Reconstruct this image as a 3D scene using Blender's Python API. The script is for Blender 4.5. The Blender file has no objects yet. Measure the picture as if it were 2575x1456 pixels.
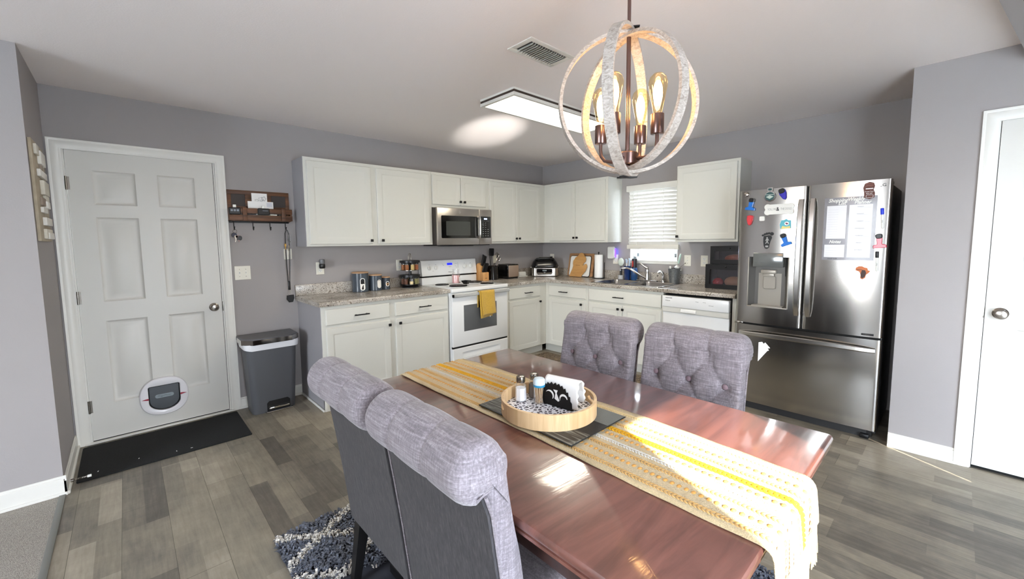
import bpy, bmesh, math, random
from mathutils import Matrix, Vector
random.seed(7)
PI = math.pi
scene = bpy.context.scene
COL = scene.collection

# ------------------------------------------------------------------ helpers
def lin(c):
    c = c / 255.0
    return c / 12.92 if c <= 0.04045 else ((c + 0.055) / 1.055) ** 2.4
def rgb(r, g, b): return (lin(r), lin(g), lin(b), 1.0)

class B:
    """collects shapes; becomes ONE mesh"""
    def __init__(self, M=None):
        self.v = []; self.f = []; self.mi = []; self.m = 0; self.M = M
    def add(self, vs, fs, M=None):
        b = len(self.v)
        if M is not None: vs = [M @ Vector(p) for p in vs]
        if self.M is not None: vs = [self.M @ Vector(p) for p in vs]
        self.v.extend([tuple(p) for p in vs])
        for f in fs:
            self.f.append(tuple(b + i for i in f)); self.mi.append(self.m)
        return self
    def addbm(self, bm, M=None):
        bm.verts.index_update()
        self.add([v.co.copy() for v in bm.verts], [[v.index for v in f.verts] for f in bm.faces], M)
        bm.free(); return self
    def box(self, x0, x1, y0, y1, z0, z1, bev=0, seg=2, M=None):
        bm = bmesh.new()
        bmesh.ops.create_cube(bm, size=1)
        for v in bm.verts:
            v.co = Vector(((x0 + x1) / 2 + v.co.x * (x1 - x0), (y0 + y1) / 2 + v.co.y * (y1 - y0), (z0 + z1) / 2 + v.co.z * (z1 - z0)))
        if bev > 0:
            bmesh.ops.bevel(bm, geom=list(bm.edges), offset=min(bev, .49 * min(abs(x1 - x0), abs(y1 - y0), abs(z1 - z0))), segments=seg, affect='EDGES', profile=.5)
        return self.addbm(bm, M)
    def lathe(self, prof, c=(0, 0, 0), n=24, M=None, caps=True, a0=0):
        vs = []; fs = []
        k = len(prof)
        for i in range(n):
            a = a0 + 2 * PI * i / n
            for r, z in prof: vs.append((c[0] + r * math.cos(a), c[1] + r * math.sin(a), c[2] + z))
        for i in range(n):
            j = (i + 1) % n
            for q in range(k - 1):
                fs.append((i * k + q, j * k + q, j * k + q + 1, i * k + q + 1))
        if caps:
            if prof[0][0] > 1e-5: fs.append(tuple(i * k for i in reversed(range(n))))
            if prof[-1][0] > 1e-5: fs.append(tuple(i * k + k - 1 for i in range(n)))
        return self.add(vs, fs, M)
    def cyl(self, c, r, h, n=24, bev=0, r2=None, M=None):
        r2 = r if r2 is None else r2
        p = [(r, 0), (r2, h)] if bev <= 0 else [(r - bev, 0), (r - bev * .3, bev * .3), (r, bev), (r2, h - bev), (r2 - bev * .3, h - bev * .3), (r2 - bev, h)]
        return self.lathe(p, c, n, M)
    def sphere(self, c, r, s=(1, 1, 1), n=16, m=10, M=None):
        vs = [(c[0], c[1], c[2] + r * s[2])]; fs = []
        for j in range(1, m):
            t = PI * j / m
            for i in range(n):
                a = 2 * PI * i / n
                vs.append((c[0] + r * s[0] * math.sin(t) * math.cos(a), c[1] + r * s[1] * math.sin(t) * math.sin(a), c[2] + r * s[2] * math.cos(t)))
        vs.append((c[0], c[1], c[2] - r * s[2])); L = len(vs) - 1
        for i in range(n):
            k = (i + 1) % n
            fs.append((0, 1 + i, 1 + k))
            for j in range(m - 2):
                fs.append((1 + j * n + i, 1 + (j + 1) * n + i, 1 + (j + 1) * n + k, 1 + j * n + k))
            fs.append((1 + (m - 2) * n + i, L, 1 + (m - 2) * n + k))
        return self.add(vs, fs, M)
    def tube(self, pts, r, n=8, closed=False, M=None, up=None, sx=1, sy=1):
        pts = [Vector(p) for p in pts]; N = len(pts); vs = []; fs = []
        R = r if isinstance(r, (list, tuple)) else [r] * N
        prev = Vector(up) if up else None
        for i in range(N):
            t = (pts[(i + 1) % N] - pts[i - 1]) if closed or 0 < i < N - 1 else (pts[min(i + 1, N - 1)] - pts[max(i - 1, 0)])
            t.normalize()
            if prev is None:
                prev = Vector((0, 0, 1)) if abs(t.z) < .9 else Vector((1, 0, 0))
            x = prev - t * prev.dot(t)
            if x.length < 1e-4: x = Vector((0, 1, 0)) - t * t.y
            x.normalize(); y = t.cross(x); prev = x
            for k in range(n):
                a = 2 * PI * (k + .5) / n
                vs.append(pts[i] + x * (R[i] * sx * math.cos(a)) + y * (R[i] * sy * math.sin(a)))
        for i in range(N if closed else N - 1):
            j = (i + 1) % N
            for k in range(n):
                l = (k + 1) % n
                fs.append((i * n + k, i * n + l, j * n + l, j * n + k))
        if not closed:
            fs.append(tuple(reversed(range(n)))); fs.append(tuple((N - 1) * n + k for k in range(n)))
        return self.add(vs, fs, M)
    def prism(self, outline, d0, d1, plane='xz', M=None, bev=0):
        """extrude a 2-D outline; plane xz: extrude along y, xy: along z, yz: along x"""
        def P(a, b, d): return {'xz': (a, d, b), 'xy': (a, b, d), 'yz': (d, a, b)}[plane]
        n = len(outline)
        if bev > 0:
            cx = sum(p[0] for p in outline) / n; cy = sum(p[1] for p in outline) / n
            def ins(o, b):
                out = []
                for i in range(n):
                    p0, p1, p2 = Vector(o[i - 1]), Vector(o[i]), Vector(o[(i + 1) % n])
                    e1 = (p1 - p0); e2 = (p2 - p1)
                    if e1.length < 1e-9 or e2.length < 1e-9: out.append(tuple(p1)); continue
                    e1.normalize(); e2.normalize()
                    nn = Vector((-e1.y, e1.x)) + Vector((-e2.y, e2.x))
                    if nn.length < 1e-6: out.append(tuple(p1)); continue
                    nn.normalize()
                    out.append((p1.x + nn.x * b * sgn, p1.y + nn.y * b * sgn))
                return out
            area = sum(outline[i - 1][0] * outline[i][1] - outline[i][0] * outline[i - 1][1] for i in range(n))
            sgn = 1 if area > 0 else -1
            s = 1 if d1 > d0 else -1
            rings = [(ins(outline, bev), d0), (outline, d0 + s * bev), (outline, d1 - s * bev), (ins(outline, bev), d1)]
        else:
            rings = [(outline, d0), (outline, d1)]
        vs = []; fs = []
        for o, d in rings: vs += [P(a, b, d) for a, b in o]
        for q in range(len(rings) - 1):
            for i in range(n):
                j = (i + 1) % n
                fs.append((q * n + i, q * n + j, (q + 1) * n + j, (q + 1) * n + i))
        fs.append(tuple(reversed(range(n)))); fs.append(tuple((len(rings) - 1) * n + i for i in range(n)))
        return self.add(vs, fs, M)
    def grid(self, fn, nu, nv, wrapu=False, M=None):
        vs = [fn(i / (nu if wrapu else nu - 1), j / (nv - 1)) for i in range(nu) for j in range(nv)]
        fs = []
        for i in range(nu if wrapu else nu - 1):
            k = (i + 1) % nu
            for j in range(nv - 1):
                fs.append((i * nv + j, k * nv + j, k * nv + j + 1, i * nv + j + 1))
        return self.add(vs, fs, M)
    def rings(self, x0, x1, z0, z1, steps, cap=True):
        """stepped rectangular relief facing -y: steps = [(inset, y)]"""
        vs = []; fs = []
        for ins, y in steps:
            vs += [(x0 + ins, y, z0 + ins), (x1 - ins, y, z0 + ins), (x1 - ins, y, z1 - ins), (x0 + ins, y, z1 - ins)]
        for q in range(len(steps) - 1):
            for i in range(4):
                j = (i + 1) % 4
                fs.append((q * 4 + i, q * 4 + j, q * 4 + 4 + j, q * 4 + 4 + i))
        if cap: b = (len(steps) - 1) * 4; fs.append((b, b + 1, b + 2, b + 3))
        return self.add(vs, fs)
    def text(self, body, size, M, depth=.0004, align='CENTER', sx=1, shear=0, bold=0):
        cu = bpy.data.curves.new('tmp', 'FONT'); cu.body = body; cu.size = size; cu.extrude = depth
        cu.align_x = align; cu.align_y = 'CENTER'; cu.shear = shear; cu.offset = bold; cu.resolution_u = 2
        o = bpy.data.objects.new('tmp', cu); COL.objects.link(o)
        me = o.to_mesh()
        S = Matrix.Diagonal((sx, 1, 1, 1))
        self.add([S @ v.co for v in me.vertices], [tuple(p.vertices) for p in me.polygons], M)
        o.to_mesh_clear(); bpy.data.objects.remove(o); bpy.data.curves.remove(cu)
        return self

def FM(x, y, z):      # matrix that stands text up on a face looking towards -y
    return Matrix.Translation((x, y, z)) @ Matrix.Rotation(PI / 2, 4, 'X')
def TR(x=0, y=0, z=0, rx=0, ry=0, rz=0):
    return Matrix.Translation((x, y, z)) @ Matrix.Rotation(rz, 4, 'Z') @ Matrix.Rotation(ry, 4, 'Y') @ Matrix.Rotation(rx, 4, 'X')
def rrect(x0, x1, z0, z1, r, n=5):
    o = []
    for cx, cz, a in ((x1 - r, z0 + r, -PI / 2), (x1 - r, z1 - r, 0), (x0 + r, z1 - r, PI / 2), (x0 + r, z0 + r, PI)):
        for i in range(n + 1):
            t = a + PI / 2 * i / n; o.append((cx + r * math.cos(t), cz + r * math.sin(t)))
    return o
def ell(cx, cz, a, b, n=28): return [(cx + a * math.cos(2 * PI * i / n), cz + b * math.sin(2 * PI * i / n)) for i in range(n)]

def mesh(name, b, mats, smooth=35):
    me = bpy.data.meshes.new(name)
    me.from_pydata(b.v, [], b.f)
    mats = mats if isinstance(mats, (list, tuple)) else [mats]
    for m in mats: me.materials.append(m)
    if len(mats) > 1: me.polygons.foreach_set('material_index', [min(i, len(mats) - 1) for i in b.mi])
    bm = bmesh.new(); bm.from_mesh(me); bmesh.ops.recalc_face_normals(bm, faces=bm.faces); bm.to_mesh(me); bm.free()
    if smooth:
        me.polygons.foreach_set('use_smooth', [True] * len(me.polygons))
        me.set_sharp_from_angle(angle=math.radians(smooth))
    me.update()
    return me
def tag(o, label=None, cat=None, group=None, kind=None):
    if label: o['label'] = label
    if cat: o['category'] = cat
    if group: o['group'] = group
    if kind: o['kind'] = kind
    return o
def obj(name, b, mats, loc=(0, 0, 0), rz=0, label=None, cat=None, group=None, kind=None, parent=None, smooth=35):
    o = bpy.data.objects.new(name, mesh(name, b, mats, smooth)); COL.objects.link(o)
    o.location = loc; o.rotation_euler = (0, 0, rz)
    if parent is not None: o.parent = parent
    return tag(o, label, cat, group, kind)
def T(name, label, cat, loc=(0, 0, 0), rz=0, group=None, kind=None):
    o = bpy.data.objects.new(name, None); COL.objects.link(o); o.location = loc; o.rotation_euler = (0, 0, rz)
    o.empty_display_size = .05
    return tag(o, label, cat, group, kind)
def P(parent, name, b, mats, smooth=35, label=None, kind=None):
    return obj(name, b, mats, parent=parent, smooth=smooth, label=label, kind=kind)
def dup(root, loc=None, rz=None, label=None, group=None):
    r = root.copy(); COL.objects.link(r)
    if loc is not None: r.location = loc
    if rz is not None: r.rotation_euler = (0, 0, rz)
    if label: r['label'] = label
    if group: r['group'] = group
    for ch in list(root.children):
        c = ch.copy(); COL.objects.link(c); c.parent = r
        for g in list(ch.children):
            d = g.copy(); COL.objects.link(d); d.parent = c
    return r

# ------------------------------------------------------------------ materials
def _new(name):
    m = bpy.data.materials.new(name); m.use_nodes = True
    nt = m.node_tree; bs = nt.nodes['Principled BSDF']
    return m, nt, bs
def N(nt, t, **kw):
    n = nt.nodes.new(t)
    for k, v in kw.items():
        if k[0] == '_': setattr(n, k[1:], v)
        else: n.inputs[k.replace('__', ' ')].default_value = v
    return n
def pm(name, c, rough=.5, metal=0, noise=None, bump=None, coat=0, spec=.5, emit=None, trans=0, ior=1.45, alpha=1, stretch=(1, 1, 1), aniso=0, sheen=0):
    """plain material with optional mottling (scale, amount) and bump (scale, strength)"""
    m, nt, bs = _new(name); L = nt.links
    col = rgb(*c)
    bs.inputs['Base Color'].default_value = col
    bs.inputs['Roughness'].default_value = rough; bs.inputs['Metallic'].default_value = metal
    bs.inputs['Coat Weight'].default_value = coat; bs.inputs['Coat Roughness'].default_value = .08
    bs.inputs['Specular IOR Level'].default_value = spec
    bs.inputs['Transmission Weight'].default_value = trans; bs.inputs['IOR'].default_value = ior
    bs.inputs['Alpha'].default_value = alpha; bs.inputs['Anisotropic'].default_value = aniso
    if sheen: bs.inputs['Sheen Weight'].default_value = sheen
    if emit:
        bs.inputs['Emission Color'].default_value = rgb(*emit[0]); bs.inputs['Emission Strength'].default_value = emit[1]
    if noise or bump:
        tc = N(nt, 'ShaderNodeTexCoord'); mp = N(nt, 'ShaderNodeMapping'); mp.inputs['Scale'].default_value = stretch
        L.new(tc.outputs['Object'], mp.inputs['Vector'])
    if noise:
        n = N(nt, 'ShaderNodeTexNoise', Scale=noise[0], Detail=4.0); L.new(mp.outputs[0], n.inputs['Vector'])
        mx = N(nt, 'ShaderNodeMix', _data_type='RGBA', _blend_type='MULTIPLY'); mx.inputs[0].default_value = 1
        r = N(nt, 'ShaderNodeMapRange'); r.inputs['From Min'].default_value = .3; r.inputs['From Max'].default_value = .7
        r.inputs['To Min'].default_value = 1 - noise[1]; r.inputs['To Max'].default_value = 1 + noise[1]
        L.new(n.outputs['Fac'], r.inputs['Value'])
        mx.inputs[6].default_value = col; L.new(r.outputs[0], mx.inputs[7]); L.new(mx.outputs[2], bs.inputs['Base Color'])
    if bump:
        n2 = N(nt, 'ShaderNodeTexNoise', Scale=bump[0], Detail=3.0); L.new(mp.outputs[0], n2.inputs['Vector'])
        bp = N(nt, 'ShaderNodeBump', Strength=bump[1], Distance=.01); L.new(n2.outputs['Fac'], bp.inputs['Height']); L.new(bp.outputs[0], bs.inputs['Normal'])
    return m
def ramp(nt, stops, interp='LINEAR'):
    r = nt.nodes.new('ShaderNodeValToRGB'); e = r.color_ramp.elements; r.color_ramp.interpolation = interp
    while len(e) > 1: e.remove(e[-1])
    e[0].position, e[0].color = stops[0][0], rgb(*stops[0][1])
    for p, c in stops[1:]:
        k = e.new(p); k.color = rgb(*c)
    return r

def floor_mat():
    m, nt, bs = _new('vinyl_planks'); L = nt.links
    tc = N(nt, 'ShaderNodeTexCoord')
    mp = N(nt, 'ShaderNodeMapping'); mp.inputs['Rotation'].default_value = (0, 0, PI / 2); mp.inputs['Location'].default_value = (.03, .05, 0)
    L.new(tc.outputs['Object'], mp.inputs['Vector'])
    def brick(w, h, off, freq, mort):
        b = N(nt, 'ShaderNodeTexBrick'); b.offset = off; b.offset_frequency = freq
        b.inputs['Scale'].default_value = 1; b.inputs['Brick Width'].default_value = w; b.inputs['Row Height'].default_value = h
        b.inputs['Mortar Size'].default_value = mort; b.inputs['Mortar Smooth'].default_value = .2; b.inputs['Bias'].default_value = 0
        b.inputs['Color1'].default_value = (0, 0, 0, 1); b.inputs['Color2'].default_value = (1, 1, 1, 1); b.inputs['Mortar'].default_value = (.5, .5, .5, 1)
        L.new(mp.outputs[0], b.inputs['Vector']); return b
    b1 = brick(1.22, .18, .37, 2, .0012); b2 = brick(.47, .09, .31, 3, 0)
    gm = N(nt, 'ShaderNodeMapping'); gm.inputs['Scale'].default_value = (9, .8, 1); L.new(tc.outputs['Object'], gm.inputs['Vector'])
    g = N(nt, 'ShaderNodeTexNoise', Scale=6.0, Detail=6.0, Roughness=.65, Distortion=.4); L.new(gm.outputs[0], g.inputs['Vector'])
    bl = N(nt, 'ShaderNodeTexNoise', Scale=5.0, Detail=5.0, Roughness=.7); L.new(tc.outputs['Object'], bl.inputs['Vector'])
    def mth(op, a, b):
        n = N(nt, 'ShaderNodeMath', _operation=op)
        for i, x in enumerate((a, b)):
            if hasattr(x, 'is_output'): L.new(x, n.inputs[i])
            else: n.inputs[i].default_value = x
        return n.outputs[0]
    v = mth('ADD', mth('MULTIPLY', b1.outputs['Color'], .30), mth('MULTIPLY', b2.outputs['Color'], .26))
    v = mth('ADD', v, mth('MULTIPLY', g.outputs['Fac'], .40)); v = mth('ADD', v, mth('MULTIPLY', bl.outputs['Fac'], .46))
    v = mth('SUBTRACT', v, .17)
    r = ramp(nt, [(.1, (66, 62, 55)), (.35, (98, 92, 82)), (.5, (122, 115, 102)), (.65, (143, 134, 117)), (.9, (172, 163, 146))])
    L.new(v, r.inputs[0])
    mx = N(nt, 'ShaderNodeMix', _data_type='RGBA', _blend_type='MULTIPLY'); L.new(b1.outputs['Fac'], mx.inputs[0])
    L.new(r.outputs[0], mx.inputs[6]); mx.inputs[7].default_value = (.45, .43, .4, 1); L.new(mx.outputs[2], bs.inputs['Base Color'])
    bs.inputs['Roughness'].default_value = .42
    bp = N(nt, 'ShaderNodeBump', Strength=.12, Distance=.004); L.new(g.outputs['Fac'], bp.inputs['Height']); L.new(bp.outputs[0], bs.inputs['Normal'])
    return m
def wood_mat(name, stops, scale=(1.2, 14, 14), rough=.3, coat=0, bump=.05, big=0, distort=1.0):
    m, nt, bs = _new(name); L = nt.links
    tc = N(nt, 'ShaderNodeTexCoord'); mp = N(nt, 'ShaderNodeMapping'); mp.inputs['Scale'].default_value = scale
    L.new(tc.outputs['Object'], mp.inputs['Vector'])
    n = N(nt, 'ShaderNodeTexNoise', Scale=1.6, Detail=7.0, Roughness=.6, Distortion=distort); L.new(mp.outputs[0], n.inputs['Vector'])
    r = ramp(nt, stops); fac = n.outputs['Fac']
    if big:
        n3 = N(nt, 'ShaderNodeTexNoise', Scale=2.2, Detail=3.0); L.new(tc.outputs['Object'], n3.inputs['Vector'])
        mm = N(nt, 'ShaderNodeMix'); mm.inputs[0].default_value = big; L.new(n.outputs['Fac'], mm.inputs[2]); L.new(n3.outputs['Fac'], mm.inputs[3]); fac = mm.outputs[0]
    L.new(fac, r.inputs[0]); L.new(r.outputs[0], bs.inputs['Base Color'])
    bs.inputs['Roughness'].default_value = rough; bs.inputs['Coat Weight'].default_value = coat; bs.inputs['Coat Roughness'].default_value = .07
    if bump:
        bp = N(nt, 'ShaderNodeBump', Strength=bump, Distance=.01); L.new(n.outputs['Fac'], bp.inputs['Height']); L.new(bp.outputs[0], bs.inputs['Normal'])
        if coat: L.new(bp.outputs[0], bs.inputs['Coat Normal'])
    return m
def granite_mat():
    m, nt, bs = _new('granite_laminate'); L = nt.links
    tc = N(nt, 'ShaderNodeTexCoord')
    n = N(nt, 'ShaderNodeTexNoise', Scale=17.0, Detail=2.0, Roughness=.45, Distortion=2.4); L.new(tc.outputs['Object'], n.inputs['Vector'])
    r = ramp(nt, [(.34, (128, 120, 111)), (.40, (196, 190, 181)), (.445, (208, 203, 195)), (.465, (92, 87, 82)), (.478, (84, 79, 75)), (.495, (208, 203, 196)), (.55, (190, 184, 175)), (.575, (98, 92, 86)), (.595, (208, 204, 197)), (.66, (156, 148, 138))])
    L.new(n.outputs['Fac'], r.inputs[0])
    n2 = N(nt, 'ShaderNodeTexNoise', Scale=4.0, Detail=3.0); L.new(tc.outputs['Object'], n2.inputs['Vector'])
    r2 = ramp(nt, [(.35, (190, 182, 172)), (.65, (255, 252, 248))]); L.new(n2.outputs['Fac'], r2.inputs[0])
    mx = N(nt, 'ShaderNodeMix', _data_type='RGBA', _blend_type='MULTIPLY'); mx.inputs[0].default_value = .8
    L.new(r.outputs[0], mx.inputs[6]); L.new(r2.outputs[0], mx.inputs[7]); L.new(mx.outputs[2], bs.inputs['Base Color'])
    bs.inputs['Roughness'].default_value = .25
    return m
def fabric_mat(name, dark, mid, light, weave=1.0, rough=.75, sheen=.25, dirs=((160, 160, 9), (9, 9, 160), (160, 9, 160))):
    m, nt, bs = _new(name); L = nt.links
    tc = N(nt, 'ShaderNodeTexCoord')
    outs = []
    for sc in dirs:
        mp = N(nt, 'ShaderNodeMapping'); mp.inputs['Scale'].default_value = tuple(s * weave for s in sc)
        L.new(tc.outputs['Object'], mp.inputs['Vector'])
        n = N(nt, 'ShaderNodeTexNoise', Scale=1.0, Detail=3.0, Roughness=.6); L.new(mp.outputs[0], n.inputs['Vector']); outs.append(n.outputs['Fac'])
    a = N(nt, 'ShaderNodeMath', _operation='ADD'); L.new(outs[0], a.inputs[0]); L.new(outs[1], a.inputs[1])
    b = N(nt, 'ShaderNodeMath', _operation='ADD'); L.new(a.outputs[0], b.inputs[0]); L.new(outs[2], b.inputs[1])
    c = N(nt, 'ShaderNodeMath', _operation='DIVIDE'); L.new(b.outputs[0], c.inputs[0]); c.inputs[1].default_value = 3
    r = ramp(nt, [(.36, dark), (.5, mid), (.64, light)]); L.new(c.outputs[0], r.inputs[0]); L.new(r.outputs[0], bs.inputs['Base Color'])
    bs.inputs['Roughness'].default_value = rough; bs.inputs['Sheen Weight'].default_value = sheen
    bp = N(nt, 'ShaderNodeBump', Strength=.18, Distance=.004); L.new(c.outputs[0], bp.inputs['Height']); L.new(bp.outputs[0], bs.inputs['Normal'])
    return m
def steel_mat(name, c=(178, 176, 172), rough=.26, axis='v'):
    m, nt, bs = _new(name); L = nt.links
    tc = N(nt, 'ShaderNodeTexCoord'); mp = N(nt, 'ShaderNodeMapping')
    mp.inputs['Scale'].default_value = (2, 2, 600) if axis == 'h' else (2, 600, 2)
    w = N(nt, 'ShaderNodeTexNoise', Scale=1.5, Detail=1.0)
    mp2 = N(nt, 'ShaderNodeMapping'); mp2.inputs['Scale'].default_value = (1, 1, .3); L.new(tc.outputs['Object'], mp2.inputs['Vector']); L.new(mp2.outputs[0], w.inputs['Vector'])
    bs.inputs['Roughness'].default_value = rough
    bs.inputs['Base Color'].default_value = rgb(*c); bs.inputs['Metallic'].default_value = 1
    bp = N(nt, 'ShaderNodeBump', Strength=.12, Distance=.03); L.new(w.outputs['Fac'], bp.inputs['Height']); L.new(bp.outputs[0], bs.inputs['Normal'])
    return m
def glass_mat(name, tint=(255, 255, 255), gloss=.12, rough=.02):
    """thin clear glass: mostly lets light straight through, a little mirror"""
    m = bpy.data.materials.new(name); m.use_nodes = True; nt = m.node_tree; nt.nodes.clear(); L = nt.links
    o = N(nt, 'ShaderNodeOutputMaterial'); t = N(nt, 'ShaderNodeBsdfTransparent'); t.inputs[0].default_value = rgb(*tint)
    g = N(nt, 'ShaderNodeBsdfGlossy'); g.inputs['Roughness'].default_value = rough
    f = N(nt, 'ShaderNodeLayerWeight', Blend=.25); mr = N(nt, 'ShaderNodeMapRange'); mr.inputs['To Min'].default_value = gloss * .35; mr.inputs['To Max'].default_value = min(1, gloss * 5)
    L.new(f.outputs['Facing'], mr.inputs['Value'])
    x = N(nt, 'ShaderNodeMixShader'); L.new(mr.outputs[0], x.inputs[0]); L.new(t.outputs[0], x.inputs[1]); L.new(g.outputs[0], x.inputs[2]); L.new(x.outputs[0], o.inputs[0])
    return m

M = {}
M['wall'] = pm('wall_paint_grey', (158, 153, 151), .75, noise=(2, .015), bump=(160, .05))
M['ceil'] = pm('ceiling_paint_white', (238, 230, 226), .8, bump=(120, .08))
M['trim'] = pm('trim_paint_white', (222, 220, 212), .35)
M['door'] = pm('door_paint_white', (210, 208, 201), .4)
M['cab'] = pm('cabinet_paint_white', (206, 205, 196), .38)
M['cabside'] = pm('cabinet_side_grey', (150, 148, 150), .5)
M['appl'] = pm('appliance_white', (224, 225, 224), .22, coat=.2)
M['black'] = pm('black_plastic', (18, 18, 19), .35)
M['blackm'] = pm('black_matte_metal', (20, 19, 19), .45, metal=.3)
M['blackg'] = pm('black_gloss', (10, 10, 11), .08, coat=.5)
M['dark'] = pm('dark_gap', (14, 13, 12), .8)
M['chrome'] = pm('chrome', (205, 203, 200), .07, metal=1)
M['nickel'] = pm('brushed_nickel', (150, 144, 136), .22, metal=1)
M['bronze'] = pm('brushed_bronze', (120, 98, 94), .28, metal=1)
M['white'] = pm('white_plastic', (226, 225, 218), .35)
M['plate'] = pm('switch_plate_white', (224, 220, 206), .35)
M['steel'] = steel_mat('brushed_steel', (186, 183, 178), .17)
M['steelbar'] = pm('bright_steel', (214, 212, 208), .24, metal=1)
M['steelh'] = steel_mat('brushed_steel_fine', (186, 180, 172), .28, 'h')
M['steeldk'] = pm('dark_steel_side', (52, 52, 52), .5, metal=.2, noise=(400, .12))
M['sink'] = steel_mat('sink_steel', (170, 168, 166), .22, 'h')
M['floor'] = floor_mat()
M['carpet'] = pm('carpet_grey_brown', (158, 152, 142), .95, noise=(180, .28), bump=(220, .7))
M['granite'] = granite_mat()
M['table'] = wood_mat('table_wood_dark_red', [(.25, (66, 39, 34)), (.42, (96, 59, 50)), (.55, (120, 75, 64)), (.75, (140, 92, 79))], (1.3, 9, 9), .28, 1.0, .06, big=.35)
M['tabledk'] = wood_mat('table_wood_dark', [(.3, (38, 26, 24)), (.6, (62, 41, 36))], (2, 12, 12), .35, .2)
M['fab'] = fabric_mat('linen_grey_lavender', (98, 91, 95), (127, 119, 124), (162, 154, 159), 1.3)
M['fabdk'] = fabric_mat('linen_charcoal', (38, 36, 38), (54, 51, 53), (74, 70, 71), .8, .85, .1, ((220, 220, 8), (160, 160, 20), (300, 300, 60)))
M['cleg'] = pm('chair_leg_black', (15, 13, 13), .4)
M['btn'] = pm('button_mauve', (128, 108, 114), .6, noise=(150, .1))
M['bamboo'] = wood_mat('bamboo', [(.3, (196, 160, 112)), (.5, (216, 182, 136)), (.7, (230, 200, 156))], (16, 16, 1.2), .4)
M['boardwood'] = wood_mat('cutting_board_wood', [(.3, (176, 128, 72)), (.6, (196, 150, 92))], (2, 2, 12), .5)
M['boardwood2'] = wood_mat('cutting_board_dark_wood', [(.3, (146, 104, 70)), (.6, (174, 132, 92))], (2, 2, 12), .5)
M['blockwood'] = wood_mat('knife_block_wood', [(.3, (196, 140, 78)), (.6, (218, 166, 104))], (10, 10, 1.5), .45)
M['walnut'] = wood_mat('rack_wood_brown', [(.3, (58, 36, 22)), (.5, (92, 58, 34)), (.7, (120, 78, 46))], (2, 20, 20), .55)
M['whitewood'] = wood_mat('whitewashed_wood', [(.32, (138, 128, 118)), (.46, (166, 158, 149)), (.6, (184, 177, 169)), (.7, (196, 190, 183))], (30, 30, 60), .65, bump=.15, distort=1.5)
M['clay'] = pm('canister_grey_blue', (66, 74, 82), .25, coat=.3)
M['lidwood'] = pm('lid_wood', (186, 148, 112), .5, noise=(30, .1))
M['paper'] = pm('paper_white', (238, 236, 232), .7)
M['mustard'] = pm('mustard_cloth', (200, 160, 58), .9, noise=(120, .12), bump=(300, .5), sheen=.3)
M['matblk'] = pm('doormat_black', (26, 27, 26), .95, noise=(300, .4), bump=(300, .9))
M['bin'] = pm('bin_grey_plastic', (82, 83, 86), .5, bump=(250, .06))
M['liner'] = pm('bin_liner_white', (220, 220, 222), .35)
M['glass'] = glass_mat('clear_glass')
M['winglass'] = glass_mat('window_glass', gloss=.08)
# ------------------------------------------------------------------ room shell
CE = 2.44
def struct(name, b, m, **k): return obj(name, b, m, kind='structure', **k)
RX = -4.788; RY = -.728; CX = -.766; CY = -3.823; FY = -5.13; LX = -9.0
struct('floor', B().box(RX - .01, .12, FY - .1, .12, -.1, 0), M['floor'])
struct('floor_living', B().box(LX - .1, RX - .01, FY - .1, RY + .1, -.1, .004), M['carpet'])
struct('trim_1', B().box(RX - .022, RX + .006, FY, RY - .005, 0, .008, .003), pm('transition_strip_grey', (118, 118, 112), .5), label='grey floor transition strip between carpet and planks')
struct('ceiling', B().box(LX - .1, .12, FY - .1, .12, CE, CE + .1), M['ceil'])
# back wall (entry door, range) with the door opening
DX0, DX1, DZ = -4.716, -3.874, 2.056
b = B(); b.box(RX, DX0, 0, .12, 0, CE); b.box(DX1, .12, 0, .12, 0, CE); b.box(DX0, DX1, 0, .12, DZ, CE)
struct('wall_back', b, M['wall'])
# right wall with the window over the sink
WY0, WY1, WZ0, WZ1 = -1.99, -1.412, 1.15, 1.99
b = B(); b.box(0, .12, FY, WY0, 0, CE); b.box(0, .12, WY1, 0, 0, CE); b.box(0, .12, WY0, WY1, 0, WZ0); b.box(0, .12, WY0, WY1, WZ1, CE)
struct('wall_right', b, M['wall'])
struct('wall_entry', B().box(RX - .12, RX, RY, .12, 0, CE), M['wall'])
struct('wall_living', B().box(LX, RX - .12, RY, RY + .12, 0, CE), M['wall'])
DC0, DC1 = -5.012, -4.192
b = B(); b.box(CX, CX + .1, DC1, CY, 0, CE); b.box(CX, CX + .1, FY, DC0, 0, CE); b.box(CX, CX + .1, DC0, DC1, 2.056, CE); b.box(CX + .1, 0, CY - .1, CY, 0, CE)
struct('wall_closet', b, M['wall'])
# front wall behind the camera: glazed patio door, opening added for soft fill light, living room window
SX0, SX1, SZ = -4.22, -3.62, 1.965
b = B(); t0, t1 = FY - .02, FY
def wx(x0, x1, z0, z1): b.box(x0, x1, t0, t1, z0, z1)
wx(LX, SX0, 0, CE)
wx(SX0, SX1, SZ, CE); wx(SX1, -3.58, 0, CE); wx(-3.58, -1.95, 0, .08); wx(-3.58, -1.95, SZ, CE); wx(-1.95, -1.512, 0, CE); wx(-1.512, -1.492, 0, .62); wx(-1.512, -1.492, .98, CE); wx(-1.492, CX + .1, 0, CE)
struct('wall_front', b, M['wall'])
b = B(); b.box(LX - .1, LX, FY, -4.2, 0, CE); b.box(LX - .1, LX, -2.4, RY, 0, CE); b.box(LX - .1, LX, -4.2, -2.4, 0, .6); b.box(LX - .1, LX, -4.2, -2.4, 2.1, CE)
struct('wall_left', b, M['wall'])
struct('trim_2', B().prism([(CX, -4.278), (-2.3, -4.052), (-2.3, -4.20), (CX, -4.43)], 2.34, CE, 'xy'), M['wall'], label='dropped grey ceiling beam in front of the closet')

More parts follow.
